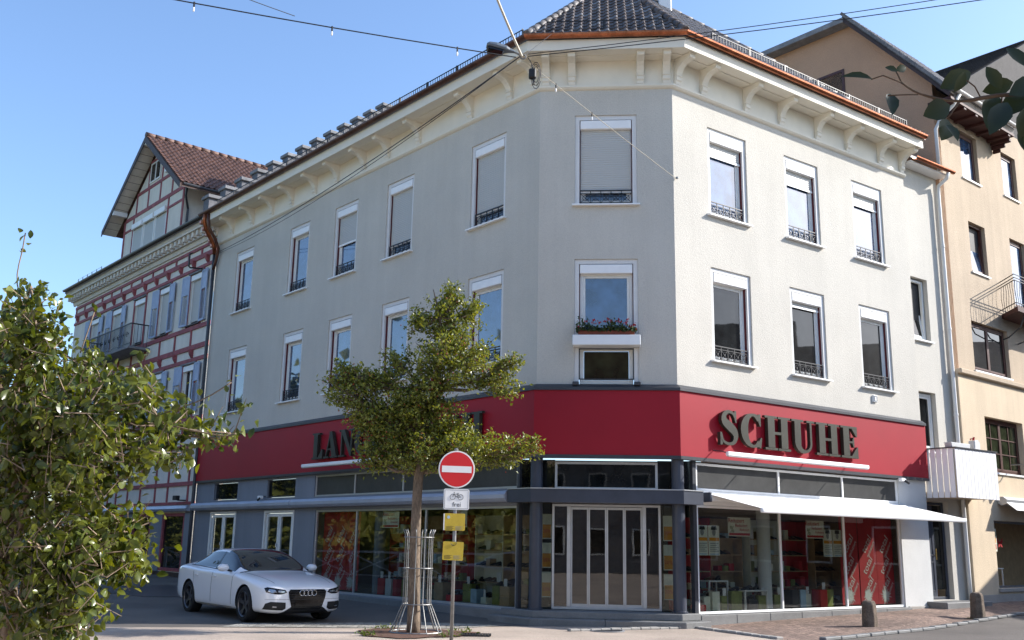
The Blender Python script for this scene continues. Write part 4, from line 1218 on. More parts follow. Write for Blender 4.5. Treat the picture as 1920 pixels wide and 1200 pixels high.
bks = ['bannerred','tan','paper','bannerred','tan']
names = ['first','second','third','fourth','fifth']
for i in range(5):
    shelf_unit(FR, .72+i*1.16, 1.02, .80+.10*(i % 2), 'shelf unit packed with shoes, %s from the entrance in the right-hand window' % names[i], 'right-hand shop window', bks[i])
for i in range(5):
    shelf_unit(FL, 15.0-i*1.14, 1.02, .85+.10*(i % 2), 'shelf unit packed with shoes, %s from the entrance in the left-hand window' % names[i], 'left-hand shop window', bks[(i+1) % 5])
def low_display(F, a, b, side):
    s = a
    while s < b:
        c = rs.choice(cols+['tan','paper']); hh = rs.choice((.14,.22,.30,.40)); wd = rs.choice((.18,.24,.30))
        Mx = F @ T(s, rs.uniform(.32,.56), 0) @ RZ(rs.uniform(-.15,.15))
        me = cached(('plinth', c, hh, wd), lambda: MB().box(-wd/2,wd/2,-.13,.13,.264,.264+hh).mesh('display_plinth', M_[c], bevel=.006))
        cn = dict(cname, tan='tan', paper='cream')[c]
        inst('display_plinth', me, None, Mx, '%s display plinth with shoes in the %s' % (cn, side), 'plinth', '%s plinths in the %s' % (cn, side))
        put_shoe(Mx @ T(0,-.02,.266+hh) @ RZ(rs.uniform(2.2,4.4)), side)
        if rs.random() < .5:
            me = cached(('card', 'board'), lambda: MB().box(-.05,.05,-.004,.004,0,.16).mesh('price_card', M_['board']))
            inst('price_card', me, None, Mx @ T(.02,-.11,.266+hh), 'white price card on a plinth in the %s' % side, 'price card', 'white price cards in the %s' % side)
        s += wd+rs.uniform(.03,.16)
low_display(FR, .85, 5.3, 'right-hand shop window')
low_display(FL, 10.9, 16.0, 'left-hand shop window')
# white display tables
def display_table(F, s, w, h, lab, y=.30):
    M = F @ T(s,y,.264)
    t = empty('display_table', lab, 'table', M)
    MB().box(0,w,0,.36,h-.03,h).build('table_top', M_['board'], t, M, bevel=.004)
    for x in (0,w-.035):
        for yy in (0,.325): MB().box(x,x+.035,yy,yy+.035,0,h-.03).build('leg', M_['board'], t, M)
    for k in range(2): put_shoe(M @ T(w*(.3+.4*k),.16,h+.002) @ RZ(3+.5*k), 'right-hand shop window')
display_table(FR, 1.25, .60, .62, 'tall white display table in the right-hand shop window', y=.40)
display_table(FR, 2.10, .75, .42, 'low white display table in the right-hand shop window', y=.16)
# round pillar inside
MB().lathe([(.15,.264),(.15,2.72)], 20).build('pillar', M_['pier'], bld, FR @ T(3.0,.36,0))
MB().lathe([(.15,.264),(.15,2.72)], 20).build('pillar', M_['graypaint'], bld, FL @ T(10.5,.5,0))
# (shelf wall) behind the right-hand window
# ---- geraniums above the entrance
fb = empty('flower_box', 'terracotta planter of red geraniums on the shelf above the entrance', 'planter', FC @ T(1.49,-.12,5.952))
Mf = FC @ T(1.49,-.12,5.952)
MB().box(-.60,.60,-.10,.10,0,.10).build('trough', M_['terracotta'], fb, Mf, bevel=.01)
rf = random.Random(3); mb = MB(); mp = MB()
for i in range(900):
    x = rf.uniform(-.64,.64); z = .08+abs(rf.gauss(0,.09))*(1+.4*math.sin(x*9)); y = rf.uniform(-.17,.12)
    r = rf.uniform(.018,.034); q = Matrix.Rotation(rf.uniform(0,6.28),4,(rf.gauss(0,1),rf.gauss(0,1),rf.gauss(0,1)+.2)).to_3x3()
    pts = [V((r*math.cos(a),r*math.sin(a),.2*r*math.cos(3*a))) for a in (0,1.2,2.4,3.6,4.9)]
    c = V((x,y,z)); mb.add([c+q@p for p in pts], [(0,1,2,3,4)])
mb.build('foliage', M_['leaf_geranium'], fb, Mf, kind='stuff')
for x, z in ((-.62,.20),(-.55,.17),(-.42,.33),(-.28,.30),(-.27,.36),(-.02,.33),(.03,.38),(.10,.35),(.18,.33),(.26,.37),(.30,.31),(.42,.30),(.45,.36),(.52,.22),(.60,.26),(.63,.16),(-.15,.31)):
    m2 = MB(); 
    for k in range(16):
        c = V((x+rf.gauss(0,.018), rf.uniform(-.16,-.02), z-.03+rf.gauss(0,.016))); q = Matrix.Rotation(rf.uniform(0,6.28),4,(rf.gauss(0,1),rf.gauss(0,1),rf.gauss(0,1)+.2)).to_3x3()
        m2.add([c+q@V((.016*math.cos(a),.016*math.sin(a),0)) for a in (0,1.26,2.5,3.77,5.03)], [(0,1,2,3,4)])
    m2.build('flower_head', M_['petal'], fb, Mf)

# ================================================================== HALF-TIMBERED HOUSE
ht = empty('half_timbered_house', 'ivory half-timbered house with ox-red beams, blue-grey shutters and dormer gable', 'house', FL @ T(-7,0,0))
def H(mb, name, mat, parent=None, M=None, **k): return mb.build(name, M_[mat], parent or ht, M or FL, **k)
S0, S1 = -15.3, -.02
uw = [(-2.02,-1.02),(-4.92,-3.92),(-7.55,-6.45),(-10.1,-9.0),(-12.8,-11.75)]
hh = [(a,b,9.10,11.0) for a,b in uw]+[(a,b,5.85,7.60) for a,b in uw]
sw = [(-2.66,-.72),(-5.48,-3.70),(-7.95,-6.44),(-10.4,-8.58),(-13.4,-11.4)]
hh += [(a,b,.42,2.38) for a,b in sw]
H(wall_holes(S0,S1,-.3,12.2,hh,.18), 'wall', 'ivory')
H(MB().box(S0,S0+.02,.003,8,-.3,12.2), 'wall', 'ivory')
H(MB().box(S0,S1,-.05,-.002,-.3,.40), 'plinth', 'darkwood')
H(MB().box(S0+.4,S1,-.012,-.004,.40,2.40) if False else MB().box(S1-.70,S1-.01,-.02,-.003,.40,2.42), 'pier_panel', 'graypaint')
for a, b in zip([x[1] for x in sw[1:]], [x[0] for x in sw[:-1]]):
    H(MB().box(a+.01,b-.01,-.02,-.003,.40,2.42), 'pier_panel', 'graypaint')
def beam(x0,x1,z0,z1,p=.040): H(MB().box(x0,x1,-p,-.001,z0,z1), 'beam', 'timber', bevel=.004)
for z0, z1 in ((11.88,12.00),(11.50,11.68),(11.12,11.24),(8.86,9.02),(8.12,8.30),(7.68,7.82),(5.55,5.70),(4.58,4.70),(3.30,3.44),(2.66,2.76)):
    beam(S0,S1,z0,z1,.046)
k = S0+.05
st = []
while k < S1:
    st.append(k); k += 1.16
for x in st:
    beam(x,x+.11,11.685,11.875); beam(x,x+.11,11.245,11.495,.05) if False else None
for a, b in uw:
    for x in (a-.13, b+.02):
        beam(x,x+.11,9.025,11.115); beam(x,x+.11,5.705,7.675)
k = S0+.6
while k < S1-.1:
    beam(k,k+.11,8.305,8.855); beam(k,k+.11,4.705,5.545) ; k += 1.45
for x in (-.66,-2.42,-3.56,-5.0,-6.28,-7.5,-8.4,-9.7,-11.0,-12.4,-13.8):
    beam(x-.05,x+.05,3.445,4.575); beam(x-.05,x+.05,2.765,3.295)
def corbel(x, z0, z1):
    me = cached('corb', lambda: MB().add([(-.07,-.16,.30),(.07,-.16,.30),(.07,-.0,.30),(-.07,-.0,.30),(-.07,-.12,.14),(.07,-.12,.14),(-.07,-.03,.0),(.07,-.03,.0),(-.07,0,0),(.07,0,0)],
        [(0,1,2,3),(0,4,5,1),(4,6,7,5),(6,8,9,7),(0,3,8,6,4),(1,5,7,9,2)]).mesh('corbel', M_['timber'], bevel=.008))
    inst('corbel', me, ht, FL @ T(x,-.001,z0))
x = S0+.5
while x < S1:
    corbel(x, 11.22, 11.5); x += 1.18
x = S0+.9
while x < S1:
    corbel(x, 7.82, 8.1); x += 1.45
# cornice with dentils
Q0, Q1 = FL @ V((S0-.3,0,0)), FL @ V((S1-.02,0,0))
def hseg(name, prof, mat): seg(prof, 0, [Q0,Q1,P1]).build(name, M_[mat], ht, recalc=True)
hseg('cornice', [(.0,12.10),(.06,12.10),(.10,12.22),(.10,12.26),(.0,12.26)], 'ivory')
hseg('cornice', [(.0,12.262),(.20,12.262),(.20,12.50),(.0,12.50)], 'surround')
hseg('cornice', [(.0,12.502),(.42,12.502),(.42,12.56),(.50,12.66),(.50,12.72),(.0,12.72)], 'ivory')
me = MB().box(-.085,.085,-.36,-.20,12.30,12.50).mesh('dentil', M_['ivory'], bevel=.006)
x = S0-.2
while x < S1-.1:
    inst('dentil', me, ht, FL @ T(x,0,0)); x += .40
gp2 = [(.50+.075-.075*math.cos(t*math.pi/6), 12.79-.075*math.sin(t*math.pi/6)) for t in range(7)]
gp2 += [(a*.92+.575*.08, b+.012) for a,b in gp2[::-1]]
hseg('gutter', gp2, 'strip')
# main roof
mb = MB(); a = [V((S0-.3,-.52,12.76)), V((S1-.15,-.52,12.76)), V((S1-.15,5.5,17.2)), V((S0+3.5,5.5,17.2))]
mb.v = [tuple(p) for p in a]+[tuple(p-V((0,0,.12))) for p in a]
mb.f = [(0,1,2,3),(7,6,5,4),(0,4,5,1),(1,5,6,2),(2,6,7,3),(3,7,4,0)]; mb.m = [0]*6
htr = H(mb, 'roof', 'tile')
mb = MB()
for i in range(6):
    x = -14.6+i*.62; mb.box(x-.02,x+.02,-.30,-.27,12.9,13.22)
mb.box(-14.62,-11.48,-.292,-.282,13.19,13.205); mb.box(-14.62,-11.48,-.292,-.282,13.02,13.03)
H(mb, 'snow_guard', 'alu', htr)
# windows with shutters
def ht_window(a, b, z0, z1, closed, shutters=True):
    M = FL @ T(a,0,z0); w2, h2 = b-a, z1-z0
    o = ring(MB(), .01, w2-.01, .0, h2, .06, .04, .16).build('window', M_['white_pvc'], ht, M, bevel=.005)
    if closed:
        MB().box(.07, w2-.07, .06, .075, .12, h2-.24).build('roller_shutter', M_['slats'], o, M)
    else:
        ring(MB(), .07, w2/2, .06, h2-.06, .06, .07, .12).build('sash', M_['white_pvc'], o, M)
        ring(MB(), w2/2+.002, w2-.07, .06, h2-.06, .06, .07, .12).build('sash', M_['white_pvc'], o, M)
    MB().box(.07, w2-.07, .10, .108, .06, h2-.06).build('pane', M_['panedark'], o, M)
    MB().box(.02, w2-.02, -.03, .10, h2-.23, h2-.02).build('shutter_box', M_['white'], o, M, bevel=.012)
    MB().box(-.10, w2+.10, -.08, .05, -.05, -.002).build('sill', M_['darkwood'], o, M)
    MB().box(-.12, w2+.12, -.09, -.002, h2+.01, h2+.06).build('lintel', M_['concrete'], o, M)
    if shutters:
        def fn():
            mb = MB(); ww = .56; ring(mb, 0, ww, 0, h2, .07, -.02, .02)
            mb.box(.07,ww-.07,-.019,.019,h2*.62,h2*.62+.06)
            n = int((h2*.62-.1)/.05)
            for i in range(n): mb.bar((.07,-.004+.0,.09+i*.05),(ww-.07,-.004,.09+i*.05), .03, .012, (0,.6,.8))
            mb.box(.07,ww-.07,-.008,.012,h2*.62+.06,h2-.07)
            return mb.mesh('shutter', M_['bluegrey'])
        me = cached(('shut', round(h2,2)), fn)
        inst('shutter', me, o, M @ T(-.02,-.05,0) @ RZ(math.pi+rad(5)) )
        inst('shutter', me, o, M @ T(w2+.02,-.05,0) @ RZ(rad(-4)))
for i, (a, b) in enumerate(uw):
    ht_window(a, b, 9.10, 11.0, True, i != 2)
    ht_window(a, b, 5.85, 7.60, i != 0, True)
for a, b in sw:
    M = FL @ T(a,0,.42); w2 = b-a
    o = ring(MB(), .0, w2, .0, 1.96, .11, -.02, .12).build('shop_window', M_['timber'], ht, M, bevel=.006)
    MB().box(.11, w2-.11, .05, .058, .11, 1.85).build('pane', M_['panedark'], o, M)
for a, b in ((-8.2,-.25),):
    seg([(.0,2.48),(.07,2.43),(.17,2.44),(.22,2.52),(.17,2.62),(.07,2.64),(.0,2.62)], 0, [FL@V((a,0,0)), FL@V((b,0,0)), P1]).build('awning_casing', M_['awnbox'], ht, recalc=True)
# iron balcony on the first floors
for z in (5.5, 8.75):
    M = FL @ T(-10.9,0,z)
    bo = MB().box(0,5.4,-.85,0,-.10,0).build('balcony', M_['concrete'], ht, M, bevel=.01)
    mb = MB(); mb.box(0,5.4,-.84,-.80,.86,.90); mb.box(0,5.4,-.83,-.81,.08,.11)
    for i in range(46): mb.box(.02+i*.118,.034+i*.118,-.827,-.813,0,.87)
    for i in range(11):
        c = .3+i*.48; mb.tube([(c+.13*math.cos(t*.52)*(1-.05*t),-.84,.45+.13*math.sin(t*.52)*(1-.05*t)) for t in range(16)], .010, 4)
    for x in (0,5.36): mb.box(x,x+.04,-.84,0,.86,.90); [mb.box(x+.01,x+.024,-.80+j*.13,-.786+j*.13,0,.86) for j in range(6)]
    mb.build('balcony_railing', M_['iron'], bo, M)
# hanging lamp hook and small floodlight on the front
MB().tube([FL@V(p) for p in [(-.95,-.02,11.05),(-.95,-.55,11.0),(-.95,-.6,11.05),(-.95,-.6,11.5),(-.95,-.5,11.55)]], .03, 6).build('sign_hook', M_['iron'], ht)
fl = H(MB().box(-.95,-.65,-.42,-.28,2.80,2.95), 'floodlight', 'blackmat', bevel=.015)
H(MB().box(-.82,-.78,-.30,-.01,2.78,2.82), 'floodlight_arm', 'iron', fl)
# dormer gable
GX0, GX1, GC, GZ = -9.9, -3.5, -6.7, 13.0
GE, GP = 14.9, 17.35          # wall height at the eaves, at the peak
mb = MB(); mb.prism([(GX0,GZ-.6),(GX1,GZ-.6),(GX1,GE),(GC,GP),(GX0,GE)], 0, .12)
dg = H(mb, 'dormer_gable', 'ivory')
H(MB().box(GX1-.12,GX1-.002,.121,5,12.6,GE), 'dormer_side', 'ivory', dg)
H(MB().box(GX0+.002,GX0+.12,.121,5,12.6,GE), 'dormer_side', 'ivory', dg)
def gb(x0,z0,x1,z1,w=.13): H(MB().bar((x0,-.012,z0),(x1,-.012,z1), w, .03, (0,1,0)), 'beam', 'timber', dg)
gb(GX0+.07,GZ-.5,GX0+.07,GE+.02,.15); gb(GX1-.07,GZ-.5,GX1-.07,GE+.02,.15)
gb(GX0+.15,14.93,GX1-.15,14.93,.16); gb(-8.65,15.85,-4.75,15.85,.14); gb(-8.62,15.0,-8.62,15.78,.11); gb(-7.35,15.0,-7.35,15.78,.11); gb(-6.05,15.0,-6.05,15.78,.11); gb(-4.80,15.0,-4.80,15.78,.11)
gb(-6.0,15.92,-6.0,16.5,.10); gb(-7.45,15.92,-7.45,16.7,.10); gb(-7.4,16.98,-6.05,16.98,.10)
gb(GX0+.15,14.40,-8.85,14.40,.10); gb(-5.0,14.40,GX1-.15,14.40,.10); gb(-5.05,12.7,-5.05,14.85,.11); gb(-8.80,12.7,-8.80,14.85,.10)
for i in range(3):
    a = -8.70+i*1.24; M = FL @ T(a,0,13.0)
    o = ring(MB(), 0, 1.12, -.2, 1.52, .06, -.03, .0).build('window', M_['white_pvc'], dg, M)
    MB().box(.06,1.06,-.02,-.003,-.14,1.25).build('roller_shutter', M_['slats'], o, M)
    MB().box(.01,1.11,-.13,-.031,1.28,1.52).build('shutter_box', M_['white'], o, M, bevel=.015)
M = FL @ T(-7.33,0,16.02)
o = ring(MB(), 0, 1.12, 0, .88, .07, -.04, 0).build('window', M_['white_pvc'], dg, M)
MB().box(.52,.60,-.038,-.002,.07,.81).build('mullion', M_['white_pvc'], o, M)
MB().box(.07,1.05,-.02,-.003,.07,.81).build('pane', M_['panedark'], o, M)
# dormer roof: two slopes with a deep verge
RO, EX = .60, 4.25
def dslope(sgn):
    ex = GC+sgn*EX; ze = 17.86-.75*EX
    pts = [V((GC,-RO,17.86)), V((ex,-RO,ze)), V((ex,5.2,ze)), V((GC,6.2,17.86))]
    mb = MB(); n = 4; d = V((0,0,-.16))
    mb.v = [tuple(p) for p in pts]+[tuple(p+d) for p in pts]
    mb.f = [(0,1,2,3),(7,6,5,4)]+[(i,i+4,(i+1)%4+4,(i+1)%4) for i in range(4)]; mb.m = [0]*6
    r = H(mb, 'roof', 'redtile', dg, recalc=True)
    mb = MB(); mb.v = [(GC,-RO-.03,17.83),(ex,-RO-.03,ze-.03),(ex,-RO-.03,ze-.28),(GC,-RO-.03,17.53),(GC,-RO-.001,17.83),(ex,-RO-.001,ze-.03),(ex,-RO-.001,ze-.28),(GC,-RO-.001,17.53)]
    mb.f = [(0,1,2,3),(7,6,5,4),(0,4,5,1),(1,5,6,2),(2,6,7,3),(3,7,4,0)]; mb.m = [0]*6
    H(mb, 'verge_board', 'darkwood', dg)
    # boarded soffit
    for i in range(14):
        t0, t1 = i/14+.004, (i+1)/14-.004
        mb = MB(); za = lambda t: 17.86-.75*EX*t-.17; xa = lambda t: GC+sgn*EX*t
        mb.v = [(xa(t0),-RO,za(t0)),(xa(t1),-RO,za(t1)),(xa(t1),.0,za(t1)),(xa(t0),.0,za(t0)),(xa(t0),-RO,za(t0)-.02),(xa(t1),-RO,za(t1)-.02),(xa(t1),.0,za(t1)-.02),(xa(t0),.0,za(t0)-.02)]
        mb.f = [(0,1,2,3),(7,6,5,4),(0,4,5,1),(1,5,6,2),(2,6,7,3),(3,7,4,0)]; mb.m = [0]*6
        H(mb, 'soffit_board', 'ivory', dg)
    # tiles
    mb = MB(); tmesh = cached('redt', lambda: tile_mesh(.235,.37,M_['redtile']))
    sl = math.hypot(EX,.75*EX); ux = V((0,1,0)) if sgn > 0 else V((0,-1,0)); uy = V((-sgn*EX,0,.75*EX)).normalized(); uz = ux.cross(uy)
    o0 = V((ex,-RO,ze)) if sgn > 0 else V((ex,5.2,ze))
    Mx = Matrix(((ux.x,uy.x,uz.x,o0.x),(ux.y,uy.y,uz.y,o0.y),(ux.z,uy.z,uz.z,o0.z),(0,0,0,1)))
    for r_ in range(int(sl/.32)):
        for c_ in range(26 if sgn > 0 else 25):
            Mt = Mx @ T(c_*.225, r_*.32-.04, .004+random.uniform(0,.008)) @ RZ(random.uniform(-.02,.02))
            o = len(mb.v); mb.v += [tuple(Mt @ v.co) for v in tmesh.vertices]
            for p in tmesh.polygons: mb.f.append(tuple(o+i for i in p.vertices)); mb.m.append(0)
    H(mb, 'roof_tile_field', 'redtile', r, kind='stuff')
    return r
rA, rB = dslope(1), dslope(-1)
rdg = MB().lathe([(.10,-.02),(.12,-.02),(.11,.2),(.10,.43)], 10).mesh('ridge_tile', M_['redtile'], smooth=True)
for i in range(16): inst('ridge_tile', rdg, rA, FL @ T(GC,-RO+i*.40,17.88) @ Matrix.Rotation(-math.pi/2,4,'X'))
for x in (GC+2.55, GC-3.1, GC): H(MB().box(x-.09,x+.09,-RO+.0,-.002,(17.86-.75*abs(x-GC))-.42,(17.86-.75*abs(x-GC))-.22), 'purlin_end', 'white', dg, bevel=.01)
H(MB().tube([V(p) for p in [(GC+EX,-RO+.1,14.62),(GC+EX,-.1,14.62),(GC+EX,5.2,14.62)]], .06, 8), 'gutter', 'strip', dg)
H(MB().tube([V(p) for p in [(GC+EX-.1,-.3,14.56),(GC+EX-.4,-.2,14.3),(GX1+.08,.15,14.0),(GX1+.08,.15,12.7)]], .045, 8), 'rain_pipe', 'strip', dg)

# ================================================================== BEIGE HOUSE
bh = empty('beige_house', 'beige rendered house with brown windows and red-brown eaves at the right', 'house', FB @ T(3,0,0))
def B(mb, name, mat, parent=None, M=None, **k): return mb.build(name, M_[mat], parent or bh, M or FB, **k)
bw = [(1.50,2.62,12.58,14.10),(4.30,5.35,12.70,14.18),(1.60,2.66,9.66,11.22),(4.35,5.45,9.05,11.28),(1.24,3.55,6.66,8.12),(6.6,7.7,9.66,11.22),(6.6,7.7,12.58,14.1)]
BW = 9.5
B(wall_holes(0.0,BW,6.45,15.0,bw,.22), 'wall', 'beige')
bw2 = [(1.36,3.80,3.78,5.34),(1.38,6.5,.62,2.44),(5.2,7.6,3.78,5.34)]
B(wall_holes(0.0,BW,-.3,6.45,bw2,.30,y=-.09), 'wall', 'beigelow')
B(MB().box(-.02,BW,-.20,0.02,6.40,6.54), 'ledge', 'beige', bevel=.02)
B(MB().box(-.03,-.001,-.089,.9,-.3,6.42), 'wall', 'beigelow')
# side wall towards the corner building: gable with one slope and a flat top
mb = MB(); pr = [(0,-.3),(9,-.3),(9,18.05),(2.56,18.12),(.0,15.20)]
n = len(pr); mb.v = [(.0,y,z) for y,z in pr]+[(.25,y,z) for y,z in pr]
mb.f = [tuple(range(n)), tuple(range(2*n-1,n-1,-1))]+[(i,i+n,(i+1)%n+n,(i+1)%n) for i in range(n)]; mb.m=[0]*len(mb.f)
B(mb, 'gable_wall', 'gableshade', recalc=True)
# gable window
M = FB @ Matrix.Translation((0,3.95,15.3)) @ RZ(-math.pi/2)
o = ring(MB(), 0, 1.15, 0, 1.35, .09, -.02, .05).build('window', M_['brownframe'], bh, M)
MB().box(.09,1.06,.0,.01,.09,1.26).build('pane', M_['panedark'], o, M)
# roof: steep front slope, flat top with metal edge
mb = MB(); a = [V((-.35,-.72,14.55)),V((3.75,-.72,14.55)),V((3.75,2.55,18.30)),V((-.35,2.55,18.30))]
mb.v = [tuple(p) for p in a]+[tuple(p-V((0,-.05,.16))) for p in a]
mb.f = [(0,1,2,3),(7,6,5,4),(0,4,5,1),(1,5,6,2),(2,6,7,3),(3,7,4,0)]; mb.m=[0]*6
br = B(mb, 'roof', 'tilelight')
sl = math.hypot(3.27,3.75)
uy = V((0,3.27,3.75)).normalized(); ux = V((1,0,0)); uz = ux.cross(uy)
Mx = FB @ Matrix(((1,uy.x,uz.x,-.35),(0,uy.y,uz.y,-.72),(0,uy.z,uz.z,14.55),(0,0,0,1)))
mb = MB()
for r_ in range(14):
    for c_ in range(19):
        Mt = Mx @ T(c_*.215, r_*.35-.04, .004)
        o = len(mb.v); mb.v += [tuple(Mt @ v.co) for v in tm2.vertices]
        for p in tm2.polygons: mb.f.append(tuple(o+i for i in p.vertices)); mb.m.append(0)
mb.build('roof_tile_field', M_['tilelight'], br, kind='stuff')
mb = MB(); mb.bar((-.40,-.72,14.58),(-.40,2.55,18.34), .10, .10, (1,0,0)); B(mb, 'verge', 'tilelight', br)
B(MB().box(-.42,4,2.50,9.2,18.02,18.20), 'flat_roof', 'concrete', bevel=.01)
mb = MB(); mb.bar((-.30,-.70,14.40),(-.30,2.50,18.08), .10, .22, (1,0,0)); B(mb, 'verge_board', 'darkwood', br)
# red-brown eaves with beams
B(MB().box(-.35,3.75,-.70,.0-.002,14.30,14.38), 'eave_soffit', 'soffitred')
for i in range(6): B(MB().box(-.25+i*.72,-.10+i*.72,-.68,-.003,14.22,14.298), 'eave_beam', 'soffitred', bevel=.01)
for i, (z, d) in enumerate(((14.14,.60),(14.02,.42),(13.90,.26))):
    B(MB().box(3.58+.06*i,3.74,-d,-.003,z-.0,z+.12), 'eave_corbel', 'soffitred', bevel=.02)
mb = MB()
g = [(-.74-.07+.07*math.cos(t*math.pi/6), 14.60-.07*math.sin(t*math.pi/6)) for t in range(7)]
nn = len(g); mb.v = [(-.4,a_,b_) for a_,b_ in g]+[(3.8,a_,b_) for a_,b_ in g]; mb.f = [(i,i+1,nn+i+1,nn+i) for i in range(nn-1)]; mb.m=[0]*(nn-1)
B(mb, 'gutter', 'pipewhite')
B(MB().tube([V(p) for p in [(.05,-.78,14.52),(-.05,-.6,14.2),(-.12,-.25,13.9),(-.14,-.08,13.6),(-.14,-.08,12.3)]], .05, 8), 'rain_pipe', 'pipewhite', smooth=True)
# taller cross gable further right with a dark slope turned to the street corner
a = [V((.3,.28,14.75)),V((9.4,.28,20.3)),V((9.4,6.0,20.3)),V((.3,6.0,14.75))]
mb = MB(); mb.v = [tuple(p) for p in a]+[tuple(p-V((0,0,.2))) for p in a]
mb.f = [(0,1,2,3),(7,6,5,4),(0,4,5,1),(1,5,6,2),(2,6,7,3),(3,7,4,0)]; mb.m=[0]*6
dr = B(mb, 'roof', 'tiledark')
B(MB().prism([(.35,14.62),(9.4,14.62),(9.4,20.12)], .30, .345), 'front_slope', 'tiledark')
def flat_tile(): return MB().add([(0,0,.03),(.27,0,.03),(.27,.36,.006),(0,.36,.006),(0,0,.012),(.27,0,.012)],[(0,1,2,3),(4,5,1,0)])
ux = V((0,-1,0)); uy = V((9.1,0,5.55)).normalized(); uz = ux.cross(uy)
Mx = FB @ Matrix(((ux.x,uy.x,uz.x,.3),(ux.y,uy.y,uz.y,6.0),(ux.z,uy.z,uz.z,14.75),(0,0,0,1)))
mb = MB(); ft = flat_tile()
for r_ in range(31):
    for c_ in range(20):
        Mt = Mx @ T(c_*.28, r_*.34, .004)
        mb.add([Mt @ V(v) for v in ft.v], ft.f)
mb.build('roof_tile_field', M_['tiledark'], dr, kind='stuff')
def b_window(h, parts, mat='brownframe', y0=0, tilt=0, pane='pane', grid=None, d=.2):
    a,b,c,e = h; M = FB @ T(a,y0,c); w2, h2 = b-a, e-c
    o = ring(MB(), .0, w2, .0, h2, .075, d-.09, d).build('window', M_[mat], bh, M, bevel=.005)
    xs_ = [.075+(w2-.15)*i/parts for i in range(parts+1)]
    for x0, x1 in zip(xs_[:-1], xs_[1:]):
        Mt = M @ T(0,d-.05,.08) @ Matrix.Rotation(-tilt,4,'X') @ T(0,-d+.05,-.08) if tilt else M
        s_ = ring(MB(), x0+.004, x1-.004, .08, h2-.08, .06, d-.10, d-.045).build('sash', M_[mat], o, Mt, bevel=.004)
        MB().box(x0+.06, x1-.06, d-.075, d-.067, .14, h2-.14).build('pane', M_[pane], o, Mt)
        if grid:
            for i in range(1, grid[0]): xx = x0+.06+(x1-x0-.12)*i/grid[0]; MB().box(xx-.014,xx+.014,d-.098,d-.08,.14,h2-.14).build('glazing_bar', M_[mat], o, Mt)
            for i in range(1, grid[1]): zz = .14+(h2-.28)*i/grid[1]; MB().box(x0+.06,x1-.06,d-.096,d-.082,zz-.014,zz+.014).build('glazing_bar', M_[mat], o, Mt)
    if tilt: MB().box(.05,w2-.05,d-.004,d+.004,.05,h2-.05).build('dark_room', M_['blackmat'], o, M)
    MB().box(-.04, w2+.04, -.05, d-.09, -.05, -.002).build('sill', M_['white'], o, M)
    return o
b_window(bw[0],1); b_window(bw[1],1); b_window(bw[2],1,tilt=rad(6)); b_window(bw[3],1); b_window(bw[4],2,pane='panedark'); b_window(bw[5],1); b_window(bw[6],1)
b_window(bw2[0],2,y0=-.09,pane='panegreen',grid=(2,3),d=.26); b_window(bw2[2],2,y0=-.09,pane='panegreen',grid=(2,3),d=.26)
# shop at street level
M = FB @ T(1.38,-.09,.62)
o = ring(MB(), 0, 5.12, 0, 1.82, .06, .14, .22).build('shop_window', M_['zinc'], bh, M)
MB().box(.06,5.06,.17,.178,.06,1.76).build('pane', M_['glassclear'], o, M)
mb = MB(); mb.add([(-.1,.32,-.02),(5.2,.32,-.02),(5.2,1.3,-.02),(-.1,1.3,-.02),(-.1,.32,1.9),(5.2,.32,1.9),(5.2,1.3,1.9),(-.1,1.3,1.9)],[(0,1,2,3),(7,6,5,4),(3,2,6,7),(0,3,7,4),(2,1,5,6)])
mb.build('shop_room', M_['tan'], bh, M)
MB().box(-.06,5.2,-.06,.12,-.10,-.003).build('window_ledge', M_['granitelight'], o, M, bevel=.01)
t = empty('small_table', 'small white table inside the shop window of the beige house', 'table', M @ T(.80,.52,-.02))
MB().box(-.28,.28,-.2,.2,.52,.55).build('table_top', M_['boardwhite'], t, M @ T(.80,.52,-.02))
for x in (-.26,.23):
    for y in (-.18,.15): MB().box(x,x+.03,y,y+.03,0,.52).build('leg', M_['boardwhite'], t, M @ T(.80,.52,-.02))
po = MB().box(0,.32,0,.005,0,.62).build('shop_poster', M_['paper'], None, M @ T(.10,.155,.98), label='poster of coloured squares on the shop glass of the beige house', cat='poster')
for i, c in enumerate(('boxblue','bannerred','boxgreen','orange','boxblue','boxgreen')):
    MB().box(.03+.14*(i%2),.14+.14*(i%2),-.003,-.0005,.06+.18*(i//2),.20+.18*(i//2)).build('colour_print', M_[c], po, M @ T(.10,.155,.98))
bt = MB().prism([(0,0),(.16,.14),(.17,.02),(.09,-.02),(.14,-.13),(.03,-.10),(0,-.04),(-.03,-.10),(-.14,-.13),(-.09,-.02),(-.17,.02),(-.16,.14)],0,.01).build('butterfly_ornament', M_['bannerred'], None, M @ T(.95,.30,1.22), label='red butterfly ornament hanging in the shop window of the beige house', cat='ornament')
o = seg([(.10,2.92),(.20,2.86),(.34,2.90),(.36,3.02),(.26,3.10),(.10,3.10)],0,[FB@V((1.7,0,0)),FB@V((8,0,0)),FB@V((9,0,0))]).build('awning_casing', M_['alu'], bh, recalc=True)
MB().add([(1.7,-.34,2.95),(8,-.34,2.95),(8,-.62,2.72),(1.7,-.62,2.72),(1.7,-.335,2.93),(8,-.335,2.93),(8,-.61,2.71),(1.7,-.61,2.71)],[(0,1,2,3),(7,6,5,4),(3,2,6,7),(0,3,7,4)]).build('awning_cloth', M_['awning'], o, FB)
B(MB().box(0,BW,-.13,-.092,-.3,.46), 'plinth', 'granitelight')
